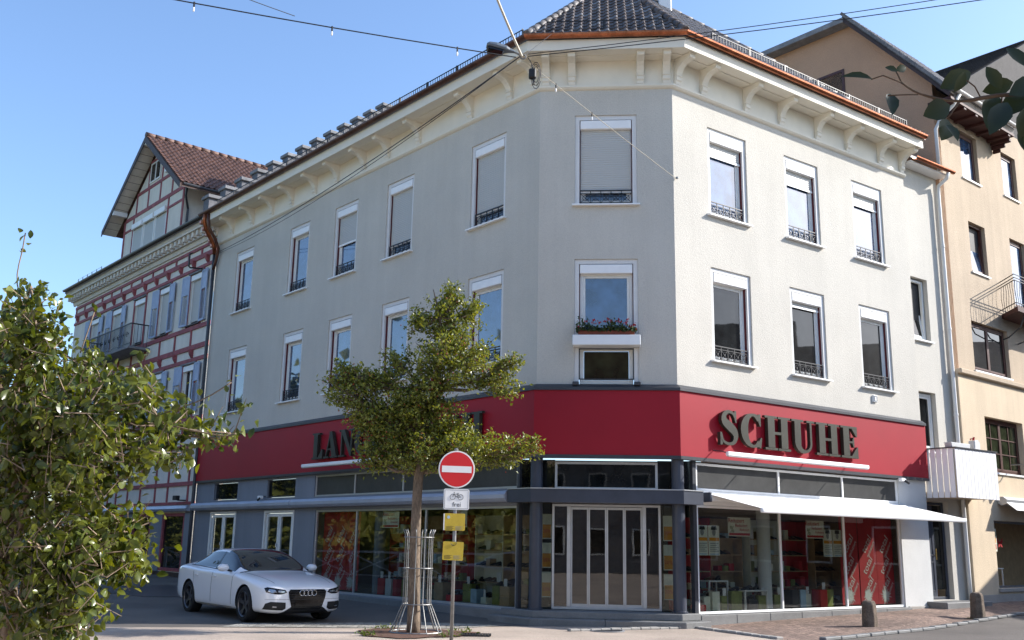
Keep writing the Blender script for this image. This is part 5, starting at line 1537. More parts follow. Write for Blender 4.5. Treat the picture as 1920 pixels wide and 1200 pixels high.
# iron balcony with a splayed side
BZ = 8.62
fp = [(3.3,-.01),(2.55,-.80),(8.2,-.80),(8.2,-.01)]
mb = MB(); n=4; mb.v = [(x,y,BZ-.14) for x,y in fp]+[(x,y,BZ) for x,y in fp]
mb.f=[(3,2,1,0),(4,5,6,7)]+[(i,(i+1)%4,(i+1)%4+4,i+4) for i in range(4)]; mb.m=[0]*6
bb = B(mb,'balcony','soffitred',recalc=True)
mb = MB()
for p,q in ((fp[0],fp[1]),(fp[1],fp[2])):
    a_, b_ = V((*p,0)), V((*q,0)); ln=(b_-a_).length; n=int(ln/.15)
    for z in (.12,.80,.88,.98): mb.bar(a_+V((0,.03,BZ+z)), b_+V((0,.03,BZ+z)), .025, .02)
    for i in range(n+1):
        c=a_+(b_-a_)*i/n
        pts=[V((c.x+.035*math.sin(t*1.6+i),c.y+.03,BZ+t*.2)) for t in range(5)]
        mb.tube(pts,.008,4)
mb.build('balcony_railing', M_['iron'], bb, FB)
for x in (3.2,4.2): MB().tube([FB@V((x,-.7,BZ-.15)),FB@V((x,-.55,BZ-.5)),FB@V((x,-.2,BZ-.75)),FB@V((x,-.02,BZ-.8))],.02,5).build('balcony_bracket', M_['iron'], bb)
# satellite dish
M = FB @ T(2.75,-.75,4.15)
sd = empty('satellite_dish', 'pale grey satellite dish on a bracket at the beige house', 'dish', M)
prof=[(.02,0),(.12,.012),(.24,.05),(.34,.10),(.35,.11),(.24,.062),(.12,.024),(.02,.012)]
md = MB().lathe(prof,20).mesh('reflector', M_['pier'], smooth=True)
inst('reflector', md, sd, M @ RZ(rad(-20)) @ Matrix.Rotation(rad(65),4,'X'))
MB().tube([V((0,.66,-.1)),V((0,.2,-.1)),V((0,.05,-.02))],.02,6).build('bracket', M_['galv'], sd, M)
MB().tube([V((0,0,-.25)),V((-.08,-.35,.0))],.012,5).build('feed_arm', M_['galv'], sd, M)
MB().tube([V((-.08,-.34,.0)),V((-.085,-.44,.02))],.03,8).build('receiver', M_['blackmat'], sd, M)

# ---- white boarded balcony on the wing
U0,U1,BO,Z0,Z1 = 9.06,11.05,.85,2.95,4.17
wb = MB().box(U0+.02,U1-.02,-BO+.03,-.01+wy,Z0,Z0+.12).build('balcony', M_['beigelow'], bld, FR)
n=12; w_=(U1-U0)/n
me=MB().box(.006,w_-.006,0,.022,Z0-.03,Z1).mesh('board', M_['boardwhite'], bevel=.004)
for i in range(n): inst('board', me, wb, FR @ T(U0+i*w_,-BO,0))
me2=MB().box(.012,.15,0,.022,Z0-.03,Z1).mesh('board', M_['boardwhite'], bevel=.004)
for i in range(5): inst('board', me2, wb, FR @ T(U0+.022,-BO+.05+i*.165,0) @ RZ(math.pi/2))
MB().box(U0-.03,U1+.03,-BO-.03,-BO+.06,Z1+.002,Z1+.03).build('hand_rail', M_['strip'], wb, FR)
MB().box(U0-.03,U0+.06,-BO+.062,0,Z1+.002,Z1+.03).build('hand_rail', M_['strip'], wb, FR)
pt = empty('balcony_canister','white canister with red flowers on the white boarded balcony','container',FR @ T(10.3,-BO+.16,Z1+.03))
Mq=FR @ T(10.3,-BO+.16,Z1+.03)
MB().prism([(-.14,0),(.14,0),(.13,.22),(.05,.26),(-.13,.24)],-.09,.09).build('canister', M_['board'], pt, Mq, bevel=.015)
m2=MB()
for k in range(30):
    c=V((rf.gauss(-.04,.04),rf.gauss(0,.03),.29+rf.gauss(0,.025))); q=Matrix.Rotation(rf.uniform(0,6.28),4,(rf.gauss(0,1),rf.gauss(0,1),rf.gauss(0,1)+.1)).to_3x3()
    m2.add([c+q@V((.025*math.cos(a),.025*math.sin(a),0)) for a in (0,1.26,2.5,3.77,5.03)],[(0,1,2,3,4)])
m2.build('flower_head', M_['petal'], pt, Mq)
Mq=FR @ T(9.55,-BO+.2,Z1+.03)
pt = MB().prism([(-.42,0),(.42,0),(.46,.13),(-.46,.13)],-.10,.10).build('window_box', M_['pier'], None, Mq, bevel=.01, label='long pale planter on the rail of the white boarded balcony', cat='planter')

# ================================================================== WHITE CAR
cf = V((.626,-.780,0)).normalized(); cl = V((-cf.y,cf.x,0))      # forward, left
fr_wheel = V((-5.05,20.08,0)); cpos = fr_wheel + cl*.80
CM = Matrix(((cf.x,cl.x,0,cpos.x),(cf.y,cl.y,0,cpos.y),(0,0,1,.003),(0,0,0,1)))
car = empty('parked_car','white five-door hatchback coupe parked beside the grey shop wall','car',CM)
ST = [ # x, W, zb, shoulder(y,z), belt(y,z), top(y,z), roofz
 (.915,.50,.30,(.46,.60),(.40,.645),(.24,.66),.665),
 (.86,.70,.20,(.66,.62),(.58,.68),(.34,.70),.705),
 (.72,.83,.175,(.80,.66),(.70,.735),(.40,.755),.76),
 (.45,.895,.17,(.865,.72),(.76,.79),(.45,.82),.825),
 (.10,.915,.17,(.895,.78),(.80,.845),(.48,.87),.88),
 (-.25,.918,.17,(.90,.82),(.81,.885),(.50,.905),.915),
 (-.52,.918,.17,(.902,.845),(.815,.905),(.56,.935),.95),
 (-.66,.918,.17,(.902,.855),(.812,.915),(.73,1.00),1.03),
 (-.95,.918,.17,(.902,.865),(.808,.925),(.66,1.16),1.19),
 (-1.25,.918,.17,(.902,.875),(.805,.935),(.605,1.275),1.315),
 (-1.50,.918,.17,(.902,.88),(.803,.94),(.58,1.315),1.365),
 (-1.90,.918,.17,(.905,.89),(.80,.95),(.572,1.335),1.385),
 (-2.30,.920,.175,(.91,.90),(.795,.96),(.56,1.315),1.37),
 (-2.65,.922,.18,(.915,.92),(.785,.98),(.545,1.245),1.315),
 (-2.95,.920,.19,(.912,.935),(.775,1.005),(.53,1.15),1.235),
 (-3.25,.912,.21,(.90,.945),(.77,1.015),(.53,1.06),1.135),
 (-3.50,.89,.24,(.87,.94),(.76,1.00),(.52,1.02),1.06),
 (-3.70,.83,.28,(.81,.91),(.70,.965),(.45,.985),1.0),
 (-3.82,.70,.36,(.68,.80),(.60,.86),(.38,.90),.91)]
mb = MB(); rows = []
for x,W_,zb,sh,be,tp,rz in ST:
    half = [(0,zb),(W_*.80,zb),(W_*.965,zb+.06),(W_*.985,zb+.16),(W_,(zb+sh[1])*.5+.06),((W_+sh[0])/2,sh[1]-.07),sh,((sh[0]+be[0])/2+.01,(sh[1]+be[1])/2+.006),be,((be[0]*.5+tp[0]*.5)+.015,(be[1]+tp[1])/2),tp,(tp[0]*.93,tp[1]+(rz-tp[1])*.45),(tp[0]*.55,tp[1]+(rz-tp[1])*.86),(0,rz)]
    n=len(half); full=[(-y,z) for y,z in half[::-1]][:-1]+half        # left.. right ring without doubles
    ring_=[(x,y,z) for y,z in half]+[(x,-y,z) for y,z in half[-2:0:-1]]
    rows.append(len(mb.v)); mb.v+=ring_
NR = len(ring_); NH=len(half)
matidx = {'body':0,'glass':1,'trim':2}
for i in range(len(ST)-1):
    xm=(ST[i][0]+ST[i+1][0])/2
    for k in range(NR):
        k2=(k+1)%NR
        kk = k if k < NH-1 else NR-1-k      # mirrored strip number
        mi=0
        if kk in (8,9) and -3.1<xm<-.70: mi=1
        if kk in (10,11,12) and -1.5<xm<-.52: mi=1
        if kk in (11,12) and -3.4<xm<-2.4: mi=1
        if kk in (0,): mi=2
        mb.f.append((rows[i]+k,rows[i]+k2,rows[i+1]+k2,rows[i+1]+k)); mb.m.append(mi)
mb.f.append(tuple(rows[0]+k for k in range(NR-1,-1,-1))); mb.m.append(0)
mb.f.append(tuple(rows[-1]+k for k in range(NR))); mb.m.append(0)
bme = mb.mesh('body',[M_['carpaint'],M_['carglass'],M_['blackmat']],recalc=True)
tmp = bpy.data.objects.new('tmp_body',bme); COL.objects.link(tmp)
sub = tmp.modifiers.new('s','SUBSURF'); sub.levels=2; sub.render_levels=2
cut = MB()
for x in (0,-2.81):
    for sg in (1,-1):
        Mc = T(x,sg*.62,.335) @ Matrix.Rotation(-sg*math.pi/2,4,'X')
        cut.lathe([(.375,0),(.375,.5)],32,Mc)
cme = cut.mesh('cut',M_['blackmat'],recalc=True)
co = bpy.data.objects.new('tmp_cut',cme); COL.objects.link(co)
bo_ = tmp.modifiers.new('b','BOOLEAN'); bo_.operation='DIFFERENCE'; bo_.object=co; bo_.solver='EXACT'
dgp = bpy.context.evaluated_depsgraph_get(); dgp.update()
em = bpy.data.meshes.new_from_object(tmp.evaluated_get(dgp))
bmx = bmesh.new(); bmx.from_mesh(em); bvh = BVHTree.FromBMesh(bmx)
groups = {0:MB(),1:MB(),2:MB(),3:MB()}
for f in bmx.faces:
    c=f.calc_center_median(); mi=min(f.material_index,2)
    for x in (0,-2.81):
        dd=math.hypot(c.x-x,c.z-.335)
        if dd<.379 and abs(c.y)<.90 and (dd<.37 or abs((Vector((c.x-x,0,c.z-.335)).normalized()).dot(f.normal))>.7): mi=2
    if mi==1:                                # split glass: windscreen, side, rear
        mi = 1
    groups[mi].add([v.co for v in f.verts],[tuple(range(len(f.verts)))])
bmx.free()
bpy.data.objects.remove(tmp); bpy.data.objects.remove(co)
def weld(mb_,name,mat,sm=True):
    me=mb_.mesh(name,mat); bm=bmesh.new(); bm.from_mesh(me); bmesh.ops.remove_doubles(bm,verts=bm.verts,dist=.0004); bm.to_mesh(me); bm.free()
    if sm:
        me.polygons.foreach_set('use_smooth',[True]*len(me.polygons))
        try: me.set_sharp_from_angle(angle=rad(38))
        except Exception: pass
    return me
inst('body',weld(groups[0],'body',M_['carpaint']),car,CM)
ws,sr,rw_,sl_=MB(),MB(),MB(),MB()
g=groups[1]
for f in g.f:
    vs=[V(g.v[i]) for i in f]; c=sum(vs,V())/len(vs)
    tgt = ws if (c.x>-1.55 and abs(c.y)<.70*(1.32-c.z)+.56-.02*0 and c.z> .93 and abs(c.y)<.735-.30*(c.z-1.0)*1.4) else (rw_ if c.x<-2.3 and abs(c.y)<.50 else (sr if c.y<0 else sl_))
    tgt.add(vs,[tuple(range(len(vs)))])
for m_,nm in ((ws,'windscreen'),(sr,'side_window'),(sl_,'side_window'),(rw_,'rear_window')):
    if m_.f: inst(nm,weld(m_,nm,M_['carglass']),car,CM)
inst('underbody',weld(groups[2],'underbody',M_['blackmat'],False),car,CM)
def on_front(poly, off=.006, n=8, dirv=V((-1,0,0)), proj=lambda y,z: V((2,y,z)), thick=.012):
    """panel cut to an outline in the front view and laid on the body surface"""
    ys=[p[0] for p in poly]; zs=[p[1] for p in poly]
    bm=bmesh.new(); vs=[bm.verts.new((0,y,z)) for y,z in poly]; bm.faces.new(vs)
    st=.03
    for ax,lo,hi in ((1,min(ys),max(ys)),(2,min(zs),max(zs))):
        v=lo+st
        while v<hi:
            no=[0,0,0]; no[ax]=1; co_=[0,0,0]; co_[ax]=v
            bmesh.ops.bisect_plane(bm,geom=bm.verts[:]+bm.edges[:]+bm.faces[:],plane_co=co_,plane_no=no); v+=st
    mbx=MB(); bm.verts.ensure_lookup_table()
    pos={}
    for v in bm.verts:
        h=bvh.ray_cast(proj(v.co.y,v.co.z),dirv)
        p=h[0] if h[0] is not None else V((.7,v.co.y,v.co.z))
        pos[v.index]=p
    bm.verts.index_update()
    for v in bm.verts:
        h=bvh.ray_cast(proj(v.co.y,v.co.z),dirv); p=h[0] if h[0] is not None else None
        mbx.v.append(tuple(p-dirv*off) if p is not None else (.6,v.co.y,v.co.z))
    k=len(mbx.v)
    for v in list(mbx.v): mbx.v.append(tuple(V(v)+dirv*thick))
    for f in bm.faces:
        idx=tuple(v.index for v in f.verts); mbx.f.append(idx); mbx.m.append(0); mbx.f.append(tuple(i+k for i in idx[::-1])); mbx.m.append(0)
    for e in bm.edges:
        if len(e.link_faces)==1:
            a,b=e.verts[0].index,e.verts[1].index; mbx.f.append((a,b,b+k,a+k)); mbx.m.append(0)
    bm.free(); return mbx
def C(mbx,name,mat,parent=None,**k): return mbx.build(name,M_[mat],parent or car,CM,**k)
gr=C(on_front([(-.36,.64),(.36,.64),(.40,.60),(.385,.50),(.32,.30),(.29,.265),(-.29,.265),(-.32,.30),(-.385,.50),(-.40,.60)],off=.012),'grille','blackgloss')
for i in range(7):
    z=.31+i*.047; w_=.29+.09*min(1,(z-.27)/.25)
    C(on_front([(-w_,z),(w_,z),(w_,z+.008),(-w_,z+.008)],off=.018,thick=.008),'grille_bar','blackmat',gr)
for sg in (-1,1):
    hp=[(sg*.43,.585),(sg*.47,.635),(sg*.66,.665),(sg*.76,.68),(sg*.80,.66),(sg*.785,.585),(sg*.66,.555),(sg*.52,.555)]
    h=C(on_front(hp,off=.008),'headlight','blackgloss')
    C(on_front([(sg*.62,.585),(sg*.66,.635),(sg*.74,.65),(sg*.765,.60),(sg*.70,.575)],off=.013,thick=.008),'lamp_reflector','headlight',h)
    C(on_front([(sg*.47,.595),(sg*.50,.615),(sg*.60,.62),(sg*.61,.59),(sg*.53,.578)],off=.013,thick=.008),'lamp_reflector','headlight',h)
    fp_=[(sg*.45,.40),(sg*.72,.415),(sg*.79,.38),(sg*.81,.27),(sg*.50,.255),(sg*.44,.29)]
    fo=C(on_front(fp_,off=.008),'air_intake','blackmat')
    C(on_front([(sg*.62,.33),(sg*.69,.335),(sg*.69,.31),(sg*.62,.305)],off=.016,thick=.01),'fog_lamp','headlight',fo)
C(on_front([(-.42,.225),(.42,.225),(.36,.20),(-.36,.20)],off=.008),'lower_grille','blackmat')
emb=None
for k in range(4):
    yc=-.126+.084*k; mbx=MB()
    h=bvh.ray_cast(V((2,yc,.575)),V((-1,0,0))); xx=h[0].x+.024
    mbx.tube([(xx,yc+.052*math.cos(t*math.pi/10),.575+.052*math.sin(t*math.pi/10)) for t in range(21)],.0055,6,caps=False)
    C(mbx,'emblem_ring','chrome',gr,smooth=True)
C(on_front([(-.26,.33),(.26,.33),(.26,.43),(-.26,.43)],off=.024,thick=.012),'plate_carrier','blackgloss',gr)
C(on_front([(-.78,-.50),(.78,-.50),(.80,-.47),(-.80,-.47)],.006,8,V((0,0,-1)),lambda y,z: V((z,y,3)),.006),'bonnet_gap','blackmat')
for sg in (-1,1):
    C(on_front([(sg*.70,-.45),(sg*.705,-.45),(sg*.60,.68),(sg*.595,.68)],.003,8,V((0,0,-1)),lambda y,z: V((z,y,3)),.004),'bonnet_gap','blackmat')
C(on_front([(-.80,.455),(.80,.455),(.80,.459),(-.80,.459)],off=.003,thick=.004),'bumper_gap','blackmat')
# doors, handles and mirror on both sides
for sg in (-1,1):
    side=lambda y,z: V((y,sg*2,z)); dv=V((0,-sg,0))
    def on_side(poly,off=.003,thick=.006): 
        return on_front(poly,off,8,dv,side,thick)
    for x0 in (-.60,-1.62,-2.52):
        C(on_side([(x0,.30),(x0+.008,.30),(x0+.008+(.03 if x0>-2 else -.06),.89),(x0+(.03 if x0>-2 else -.06),.89)]),'door_gap','blackmat')
    C(on_side([(-.6,.24),(-2.40,.24),(-2.40,.248),(-.6,.248)]),'door_gap','blackmat')
    for x0 in (-1.40,-2.32): C(on_side([(x0,.80),(x0-.17,.808),(x0-.17,.828),(x0,.822)],off=.03,thick=.03),'door_handle','carpaint')
    C(on_side([(-1.60,.955),(-1.68,.955),(-1.71,1.30),(-1.65,1.30)],off=.004),'door_pillar','blackgloss')
    C(on_side([(-.80,.915),(-3.02,1.0),(-3.02,1.012),(-.80,.928)],off=.006),'window_trim','blackmat')
    mi_=MB(); Mm=T(-.86,sg*.99,.995)
    mi_.lathe([(.03,-.10),(.075,-.07),(.09,0),(.075,.07),(.03,.10)],12,Mm @ Matrix.Rotation(math.pi/2,4,'X') @ Matrix.Diagonal((.8,.85,1.15,1)))
    mo=C(mi_,'wing_mirror','carpaint',smooth=True)
    C(MB().tube([V((-.84,sg*.82,.93)),V((-.85,sg*.92,.955))],.022,6),'mirror_foot','blackmat',mo)
# wheels
def wheel_parts():
    ty=MB().lathe([(.245,-.115),(.30,-.12),(.325,-.105),(.335,-.07),(.335,.07),(.325,.105),(.30,.12),(.245,.115)],32,caps=False).mesh('tyre',M_['rubber'],smooth=True)
    ri=MB(); ri.lathe([(.0,.02),(.05,.035),(.06,.05),(.04,.06),(.0,.062)],16); 
    ri.lathe([(.25,-.10),(.25,.10),(.235,.112),(.222,.10),(.222,-.08)],32,caps=False)
    ri.lathe([(.01,-.05),(.222,-.05),(.222,-.048),(.01,-.046)],24)
    for k in range(5):
        a=2*math.pi*k/5; c,s=math.cos(a),math.sin(a)
        pts=[(.04,-.045),(.14,-.02),(.225,-.07),(.225,.045),(.12,.035),(.04,.045)]
        vs=[(r*c-t*s,r*s+t*c,.085-.10*abs(r-.225)) for r,t in pts]; v2=[(x,y,z-.04) for x,y,z in vs]; n=6
        ri.add(vs+v2,[tuple(range(n)),tuple(range(2*n-1,n-1,-1))]+[(i,i+n,(i+1)%n+n,(i+1)%n) for i in range(n)])
    return ty,ri.mesh('rim',M_['rim'],recalc=True)
ty,ri=wheel_parts()
for x in (0,-2.81):
    for sg in (-1,1):
        Mw=CM @ T(x,sg*.79,.335) @ Matrix.Rotation(-sg*math.pi/2,4,'X')
        w=inst('wheel',ty,car,Mw); inst('rim',ri,w,Mw @ RZ(random.uniform(0,1)))

# ================================================================== STREET FURNITURE
# traffic sign
SX,SY=-.86,16.3
post=empty('traffic_sign','no-entry sign with bicycle plate and yellow notices on a grey post','sign',T(SX,SY,0))
MS=T(SX,SY,0) @ RZ(rad(14))
MB().tube([(0,0,-.1),(0,0,1.5),(-.012,0,3.06)],.030,12).build('post',M_['galv'],post,MS,smooth=True)
MB().lathe([(.034,3.055),(.036,3.075),(.02,3.09),(.0,3.092)],12).build('post_cap',M_['galv'],post,MS @ T(-.012,0,0))
def disc(r,n=48): return [(r*math.cos(2*math.pi*k/n),r*math.sin(2*math.pi*k/n)) for k in range(n)]
md=MS @ T(-.005,-.045,2.745)
d=MB().prism(disc(.30),-.004,.012).build('no_entry_disc',M_['signwhite'],post,md,bevel=.002)
MB().prism(disc(.279),-.0062,-.0045).build('red_field',M_['signred'],d,md)
MB().box(-.245,.245,-.0084,-.0066,-.052,.052).build('white_bar',M_['signwhite'],d,md)
for z in (2.58,2.90): MB().box(-.06,.06,-.028,.04,z-.02,z+.02).build('clamp',M_['galv'],post,MS)
mp=MS @ T(.005,-.045,2.265)
def rrect(w,h,r,n=5):
    out=[]
    for cx,cy,a0 in ((w/2-r,h/2-r,0),(-w/2+r,h/2-r,90),(-w/2+r,-h/2+r,180),(w/2-r,-h/2+r,270)):
        for i in range(n+1): a=rad(a0+90*i/n); out.append((cx+r*math.cos(a),cy+r*math.sin(a)))
    return out
pl=MB().prism(rrect(.42,.33,.03),-.004,.008).build('bicycle_plate',M_['signwhite'],post,mp)
for side_,bx in (('t',(-.19,.19,.145,.149)),('b',(-.19,.19,-.149,-.145)),('l',(-.194,-.19,-.145,.145)),('r',(.19,.194,-.145,.145))):
    MB().box(bx[0],bx[1],-.006,-.0045,bx[2],bx[3]).build('border_line',M_['ink'],pl,mp)
def ln(mb_,pts,w=.007): mb_.add([],[]); mb_.tube([(x,-.006,z) for x,z in pts],w/2,4)
bk=MB()
for cx in (-.063,.067): ln(bk,[(cx+.043*math.cos(t*math.pi/10),.035+.043*math.sin(t*math.pi/10)) for t in range(21)],.006)
for pts in ([(-.063,.035),(-.040,.095)],[(-.052,.10),(-.030,.112)],[(-.046,.082),(.022,.082)],[(-.044,.078),(.008,.032)],[(.008,.032),(.024,.09)],[(.008,.032),(.067,.035)],[(.067,.035),(.022,.082)],[(.010,.098),(.040,.098)]): ln(bk,pts,.007)
bk.build('bicycle_symbol',M_['ink'],pl,mp)
inst('lettering',text_mesh('frei',.105,M_['ink']),pl,mp @ T(.005,-.005,-.085) @ TX)
for i,(z,dx,rot,h) in enumerate(((1.905,-.01,0,.27),(1.45,-.025,.03,.29))):
    my=MS @ T(dx,-.045,z) @ Matrix.Rotation(rot,4,'Y')
    y_=MB().prism(rrect(.335,h,.015),-.004,.006).build('yellow_notice',M_['signyellow'],post,my)
    if i==0:
        MB().prism([( -.105+.025*math.cos(t*.524),.075+.025*math.sin(t*.524)) for t in range(12)],-.006,-.0045).build('round_emblem',M_['boxblue'],y_,my)
        MB().box(-.185,-.150,-.003,.004,-.13,.13).build('notice_edge',M_['signwhite'],y_,my)
    for k in range(4):
        MB().box(-.14,-.02-.02*(k%2),-.0056,-.0044,-.075-.016*k,-.070-.016*k).build('text_line',M_['ink'],y_,my)
        MB().box(.01,.13-.03*(k%2),-.0056,-.0044,-.075-.016*k,-.070-.016*k).build('text_line',M_['printgrey'],y_,my)
    if i==1: MB().tube([(.045*math.cos(t*.5+3.3),-.01,.125+.04*math.sin(t*.5+3.3)) for t in range(8)],.004,4).build('wire_tie',M_['iron'],y_,my)

# stone bollards
def bollard(x,y,lab,h,rz):
    mb=MB(); secs=[(0,.165,.15),(.25,.158,.145),(h-.08,.145,.13),(h-.02,.125,.11),(h,.09,.08)]
    N=8
    rb=random.Random(int(x*10))
    for z,a,b in secs:
        for k in range(N):
            t=2*math.pi*(k+.5)/N; q=1/max(abs(math.cos(t)),abs(math.sin(t)))
            q=min(q,1.27)
            mb.v.append((a*q*math.cos(t)+rb.uniform(-.008,.008),b*q*math.sin(t)+rb.uniform(-.008,.008),z+rb.uniform(-.006,.006)))
    for i in range(len(secs)-1):
        for k in range(N): mb.f.append((i*N+k,i*N+(k+1)%N,(i+1)*N+(k+1)%N,(i+1)*N+k)); mb.m.append(0)
    mb.f.append(tuple((len(secs)-1)*N+k for k in range(N))); mb.m.append(0)
    z=gz(x,y)
    mb.build('stone_bollard',M_['bollard'],None,T(x,y,z-.02) @ RZ(rz),bevel=.012,label=lab,cat='bollard',group='stone bollards along the pavement')
    g_=MB(); rg=random.Random(int(x*7))
    for i in range(140):
        a=rg.uniform(0,6.28); r=rg.uniform(.14,.26); p=V((x+r*math.cos(a),y+r*math.sin(a)*.8,z+.012)); h_=rg.uniform(.02,.06)
        dx=V((rg.uniform(-.02,.02),rg.uniform(-.02,.02),0))
        g_.add([p+V((-.006,0,0)),p+V((.006,0,0)),p+dx+V((0,0,h_))],[(0,1,2)])
    g_.build('grass_tuft',M_['grass'],None,kind='stuff',label='grass tufts at the foot of the '+('nearer' if x<9 else 'farther')+' stone bollard',cat='grass')
bollard(7.38,20.92,'weathered stone bollard in front of the red sale banners',.60,rad(33))
bollard(10.75,23.45,'weathered stone bollard at the right, before the beige house',.62,rad(36))

# ================================================================== STREET TREE AND ITS GUARD
TX0,TY0=-1.64,18.26
rt=random.Random(21)
def leaf_quad(mb_,c,l,w,q,fold=.25,mi=0):
    o=len(mb_.v)
    for p in ((0,0,0),(w,.45*l,fold*w),(0,l,-.05*l),(-w,.45*l,fold*w)):
        mb_.v.append(tuple(c+q@V(p)))
    mb_.f+= [(o,o+1,o+2),(o,o+2,o+3)]; mb_.m+=[mi,mi]
def rq(r_,upbias=.0):
    ax=V((r_.gauss(0,1),r_.gauss(0,1),r_.gauss(0,1)+1e-3)).normalized()
    return Matrix.Rotation(r_.uniform(0,6.283),3,ax)
tree=empty('street_tree','small ornamental street tree with yellow-green leaves in a metal guard','tree',T(TX0,TY0,0))
P=lambda px,py,dy=0: V((TX0+(px-775-(1188-py)*.037)*.0099,TY0+dy,(1188-py)*.00975))
tk=[P(775,1190),P(777,1080),P(780,980),P(785,900),P(797,820,.05),P(815,740,.05),P(828,660),P(824,600),P(812,545)]
tr_=[.125,.098,.092,.088,.085,.06,.04,.024,.008]
mbk=MB(); mbk.tube(smooth_pts([tuple(p) for p in tk],3),[tr_[min(i//3,8)]*(1-(i%3)/3)+tr_[min(i//3+1,8)]*((i%3)/3) for i in range(len(tk)*3-2)],10)
lobes=[(655,748,50,42,.45),(745,795,80,55,.7),(790,855,100,48,.9),(905,852,88,42,.8),(855,690,80,54,.8),(824,600,36,46,.35),(935,722,42,36,.4),(705,725,55,32,.5),(985,852,25,16,.3),(690,800,45,45,.5),(800,745,55,45,.6),(700,875,30,25,.3),(852,560,18,22,.2),(778,612,20,26,.2),(885,590,22,28,.25),(960,690,22,12,.2),(640,720,22,22,.25),(745,690,22,22,.2),(850,850,55,40,.6),(840,640,40,40,.4),(820,800,50,40,.5),(740,850,45,32,.5),(770,780,35,30,.4)]
limbs=[]
for cx,cy,rx,ry,dp_ in lobes:
    c=P(cx,cy,rt.uniform(-.4,.4)*dp_); best=min(tk[3:],key=lambda p:(p-c).length+max(0,p.z-c.z)*1.2)
    mid=(best+c)/2+V((0,0,-.10)); limbs.append((best,mid,c))
    mbk.tube([best,mid,c],[.045,.03,.012],6)
ld=MB(); tw=MB(); be=MB(); nl=0
for (cx,cy,rx,ry,dp_),(b0,m0,c0) in zip(lobes,limbs):
    n=int(rx*ry/44)+4
    for i in range(n):
        while True:
            a,b,d=rt.uniform(-1,1),rt.uniform(-1,1),rt.uniform(-1,1)
            if a*a+b*b+d*d<1 and a*a+b*b+d*d>.12: break
        cc=P(cx+a*rx,cy+b*ry,d*rx*.0099*.85+ (c0.y-TY0))
        root=c0*.6+m0*.4 if rt.random()<.6 else m0
        tip=cc+(cc-root).normalized()*rt.uniform(.05,.22)+V((rt.gauss(0,.04),rt.gauss(0,.04),rt.gauss(.02,.05)))
        tw.tube([root+(cc-root)*.45,cc,tip],[.008,.005,.002],3,caps=False)
        k=rt.randint(20,34)
        for j in range(k):
            t=rt.random(); p=root.lerp(cc,.55).lerp(tip,t)+V((rt.gauss(0,.05),rt.gauss(0,.05),rt.gauss(0,.045)))
            leaf_quad(ld,p,rt.uniform(.055,.10),rt.uniform(.016,.028),rq(rt),.5); nl+=1
        if rt.random()<.28:
            for j in range(2):
                p=cc+V((rt.gauss(0,.06),rt.gauss(0,.06),rt.gauss(0,.05))); be.lathe([(.003,-.011),(.010,-.003),(.009,.008),(.002,.011)],5,T(*p))
mbk.build('trunk',M_['bark'],tree,smooth=True)
tw.build('twigs',M_['twig'],tree,kind='stuff')
ld.build('crown',M_['leaf_tree'],tree,kind='stuff')
be.build('berries',M_['berry'],tree,kind='stuff')
gd=empty('tree_guard','grey metal bar guard round the trunk of the street tree','tree guard',T(-1.60,18.3,0))
GMx=T(-1.60,18.3,0)
for k in range(10):
    a=2*math.pi*k/10+.2; c,s=math.cos(a),math.sin(a)
    if 2.0<a<2.7: continue
    pts=[(.47*c,.47*s,.02),(.44*c,.44*s,.06),(.30*c,.30*s,.40),(.245*c,.245*s,.52),(.245*c,.245*s,1.64),(.255*c,.255*s,1.72),(.29*c,.29*s,1.80)]
    MB().tube(pts,.010,6).build('bar',M_['galv'],gd,GMx,smooth=True)
for z,r in ((.50,.262),(1.12,.262),(1.66,.265)):
    MB().tube([(r*math.cos(t*math.pi/12),r*math.sin(t*math.pi/12),z) for t in range(25)],.010,6,caps=False).build('hoop',M_['galv'],gd,GMx)
MB().tube([(.46*math.cos(t*math.pi/12),.46*math.sin(t*math.pi/12),.03) for t in range(25)],.014,6,caps=False).build('base_hoop',M_['galv'],gd,GMx)
wd=MB(); rg=random.Random(4)
for cx,cy,nn_ in ((-2.35,17.55,60),(-1.0,17.6,60),(-2.2,18.9,30),(-.75,18.3,40)):
    for i in range(nn_):
        p=V((cx+rg.gauss(0,.10),cy+rg.gauss(0,.08),.03+abs(rg.gauss(0,.03)))); leaf_quad(wd,p,rg.uniform(.04,.09),rg.uniform(.012,.02),rq(rg))
wd.build('weeds',M_['grass'],None,kind='stuff',label='low weeds growing in the soil round the street tree',cat='weeds')

# ================================================================== OVERHEAD LAMP AND CABLES
J=V((.08,15,9.44))
def catenary(a,b,sag,n=14): return [a.lerp(b,i/n)-V((0,0,sag*4*(i/n)*(1-i/n))) for i in range(n+1)]
def cable(name,a,b,sag,r,mat,lab): return MB().tube(catenary(a,b,sag),r,5).build(name,M_[mat],None,label=lab,cat='cable')
WL=FL@V((.22,-.02,11.46)); WR=FR@V((.06,-.02,9.55)); WC=FC@V((.29,-.74,12.74))
ex=lambda a,b,k: a+(b-a)*k
L1=ex(J,V((-5.04,13,9.20)),2.6); L2=ex(J,V((-4.3,12.6,8.98)),2.4)
c1=cable('overhead_cable',J+V((-.1,0,-.02)),L1+V((0,0,.45)),.16,.010,'cable','black overhead cable running from the street lamp to the upper left')
c2=cable('overhead_cable',ex(J,L1,.26)+V((0,0,.05)),V((-8.2,9.5,9.55)),.12,.006,'cable','thin upper overhead wire joining the black cable at left')
R1=ex(J,V((8.1,14,10.4)),2.2)
cable('overhead_cable',J+V((.1,0,.0)),R1+V((0,0,.15)),.28,.008,'cable','lower of the twin black wires running to the upper right')
cable('overhead_cable',J+V((.1,0,.04)),R1+V((0,0,.45)),.30,.007,'cable','upper of the twin black wires running to the upper right')
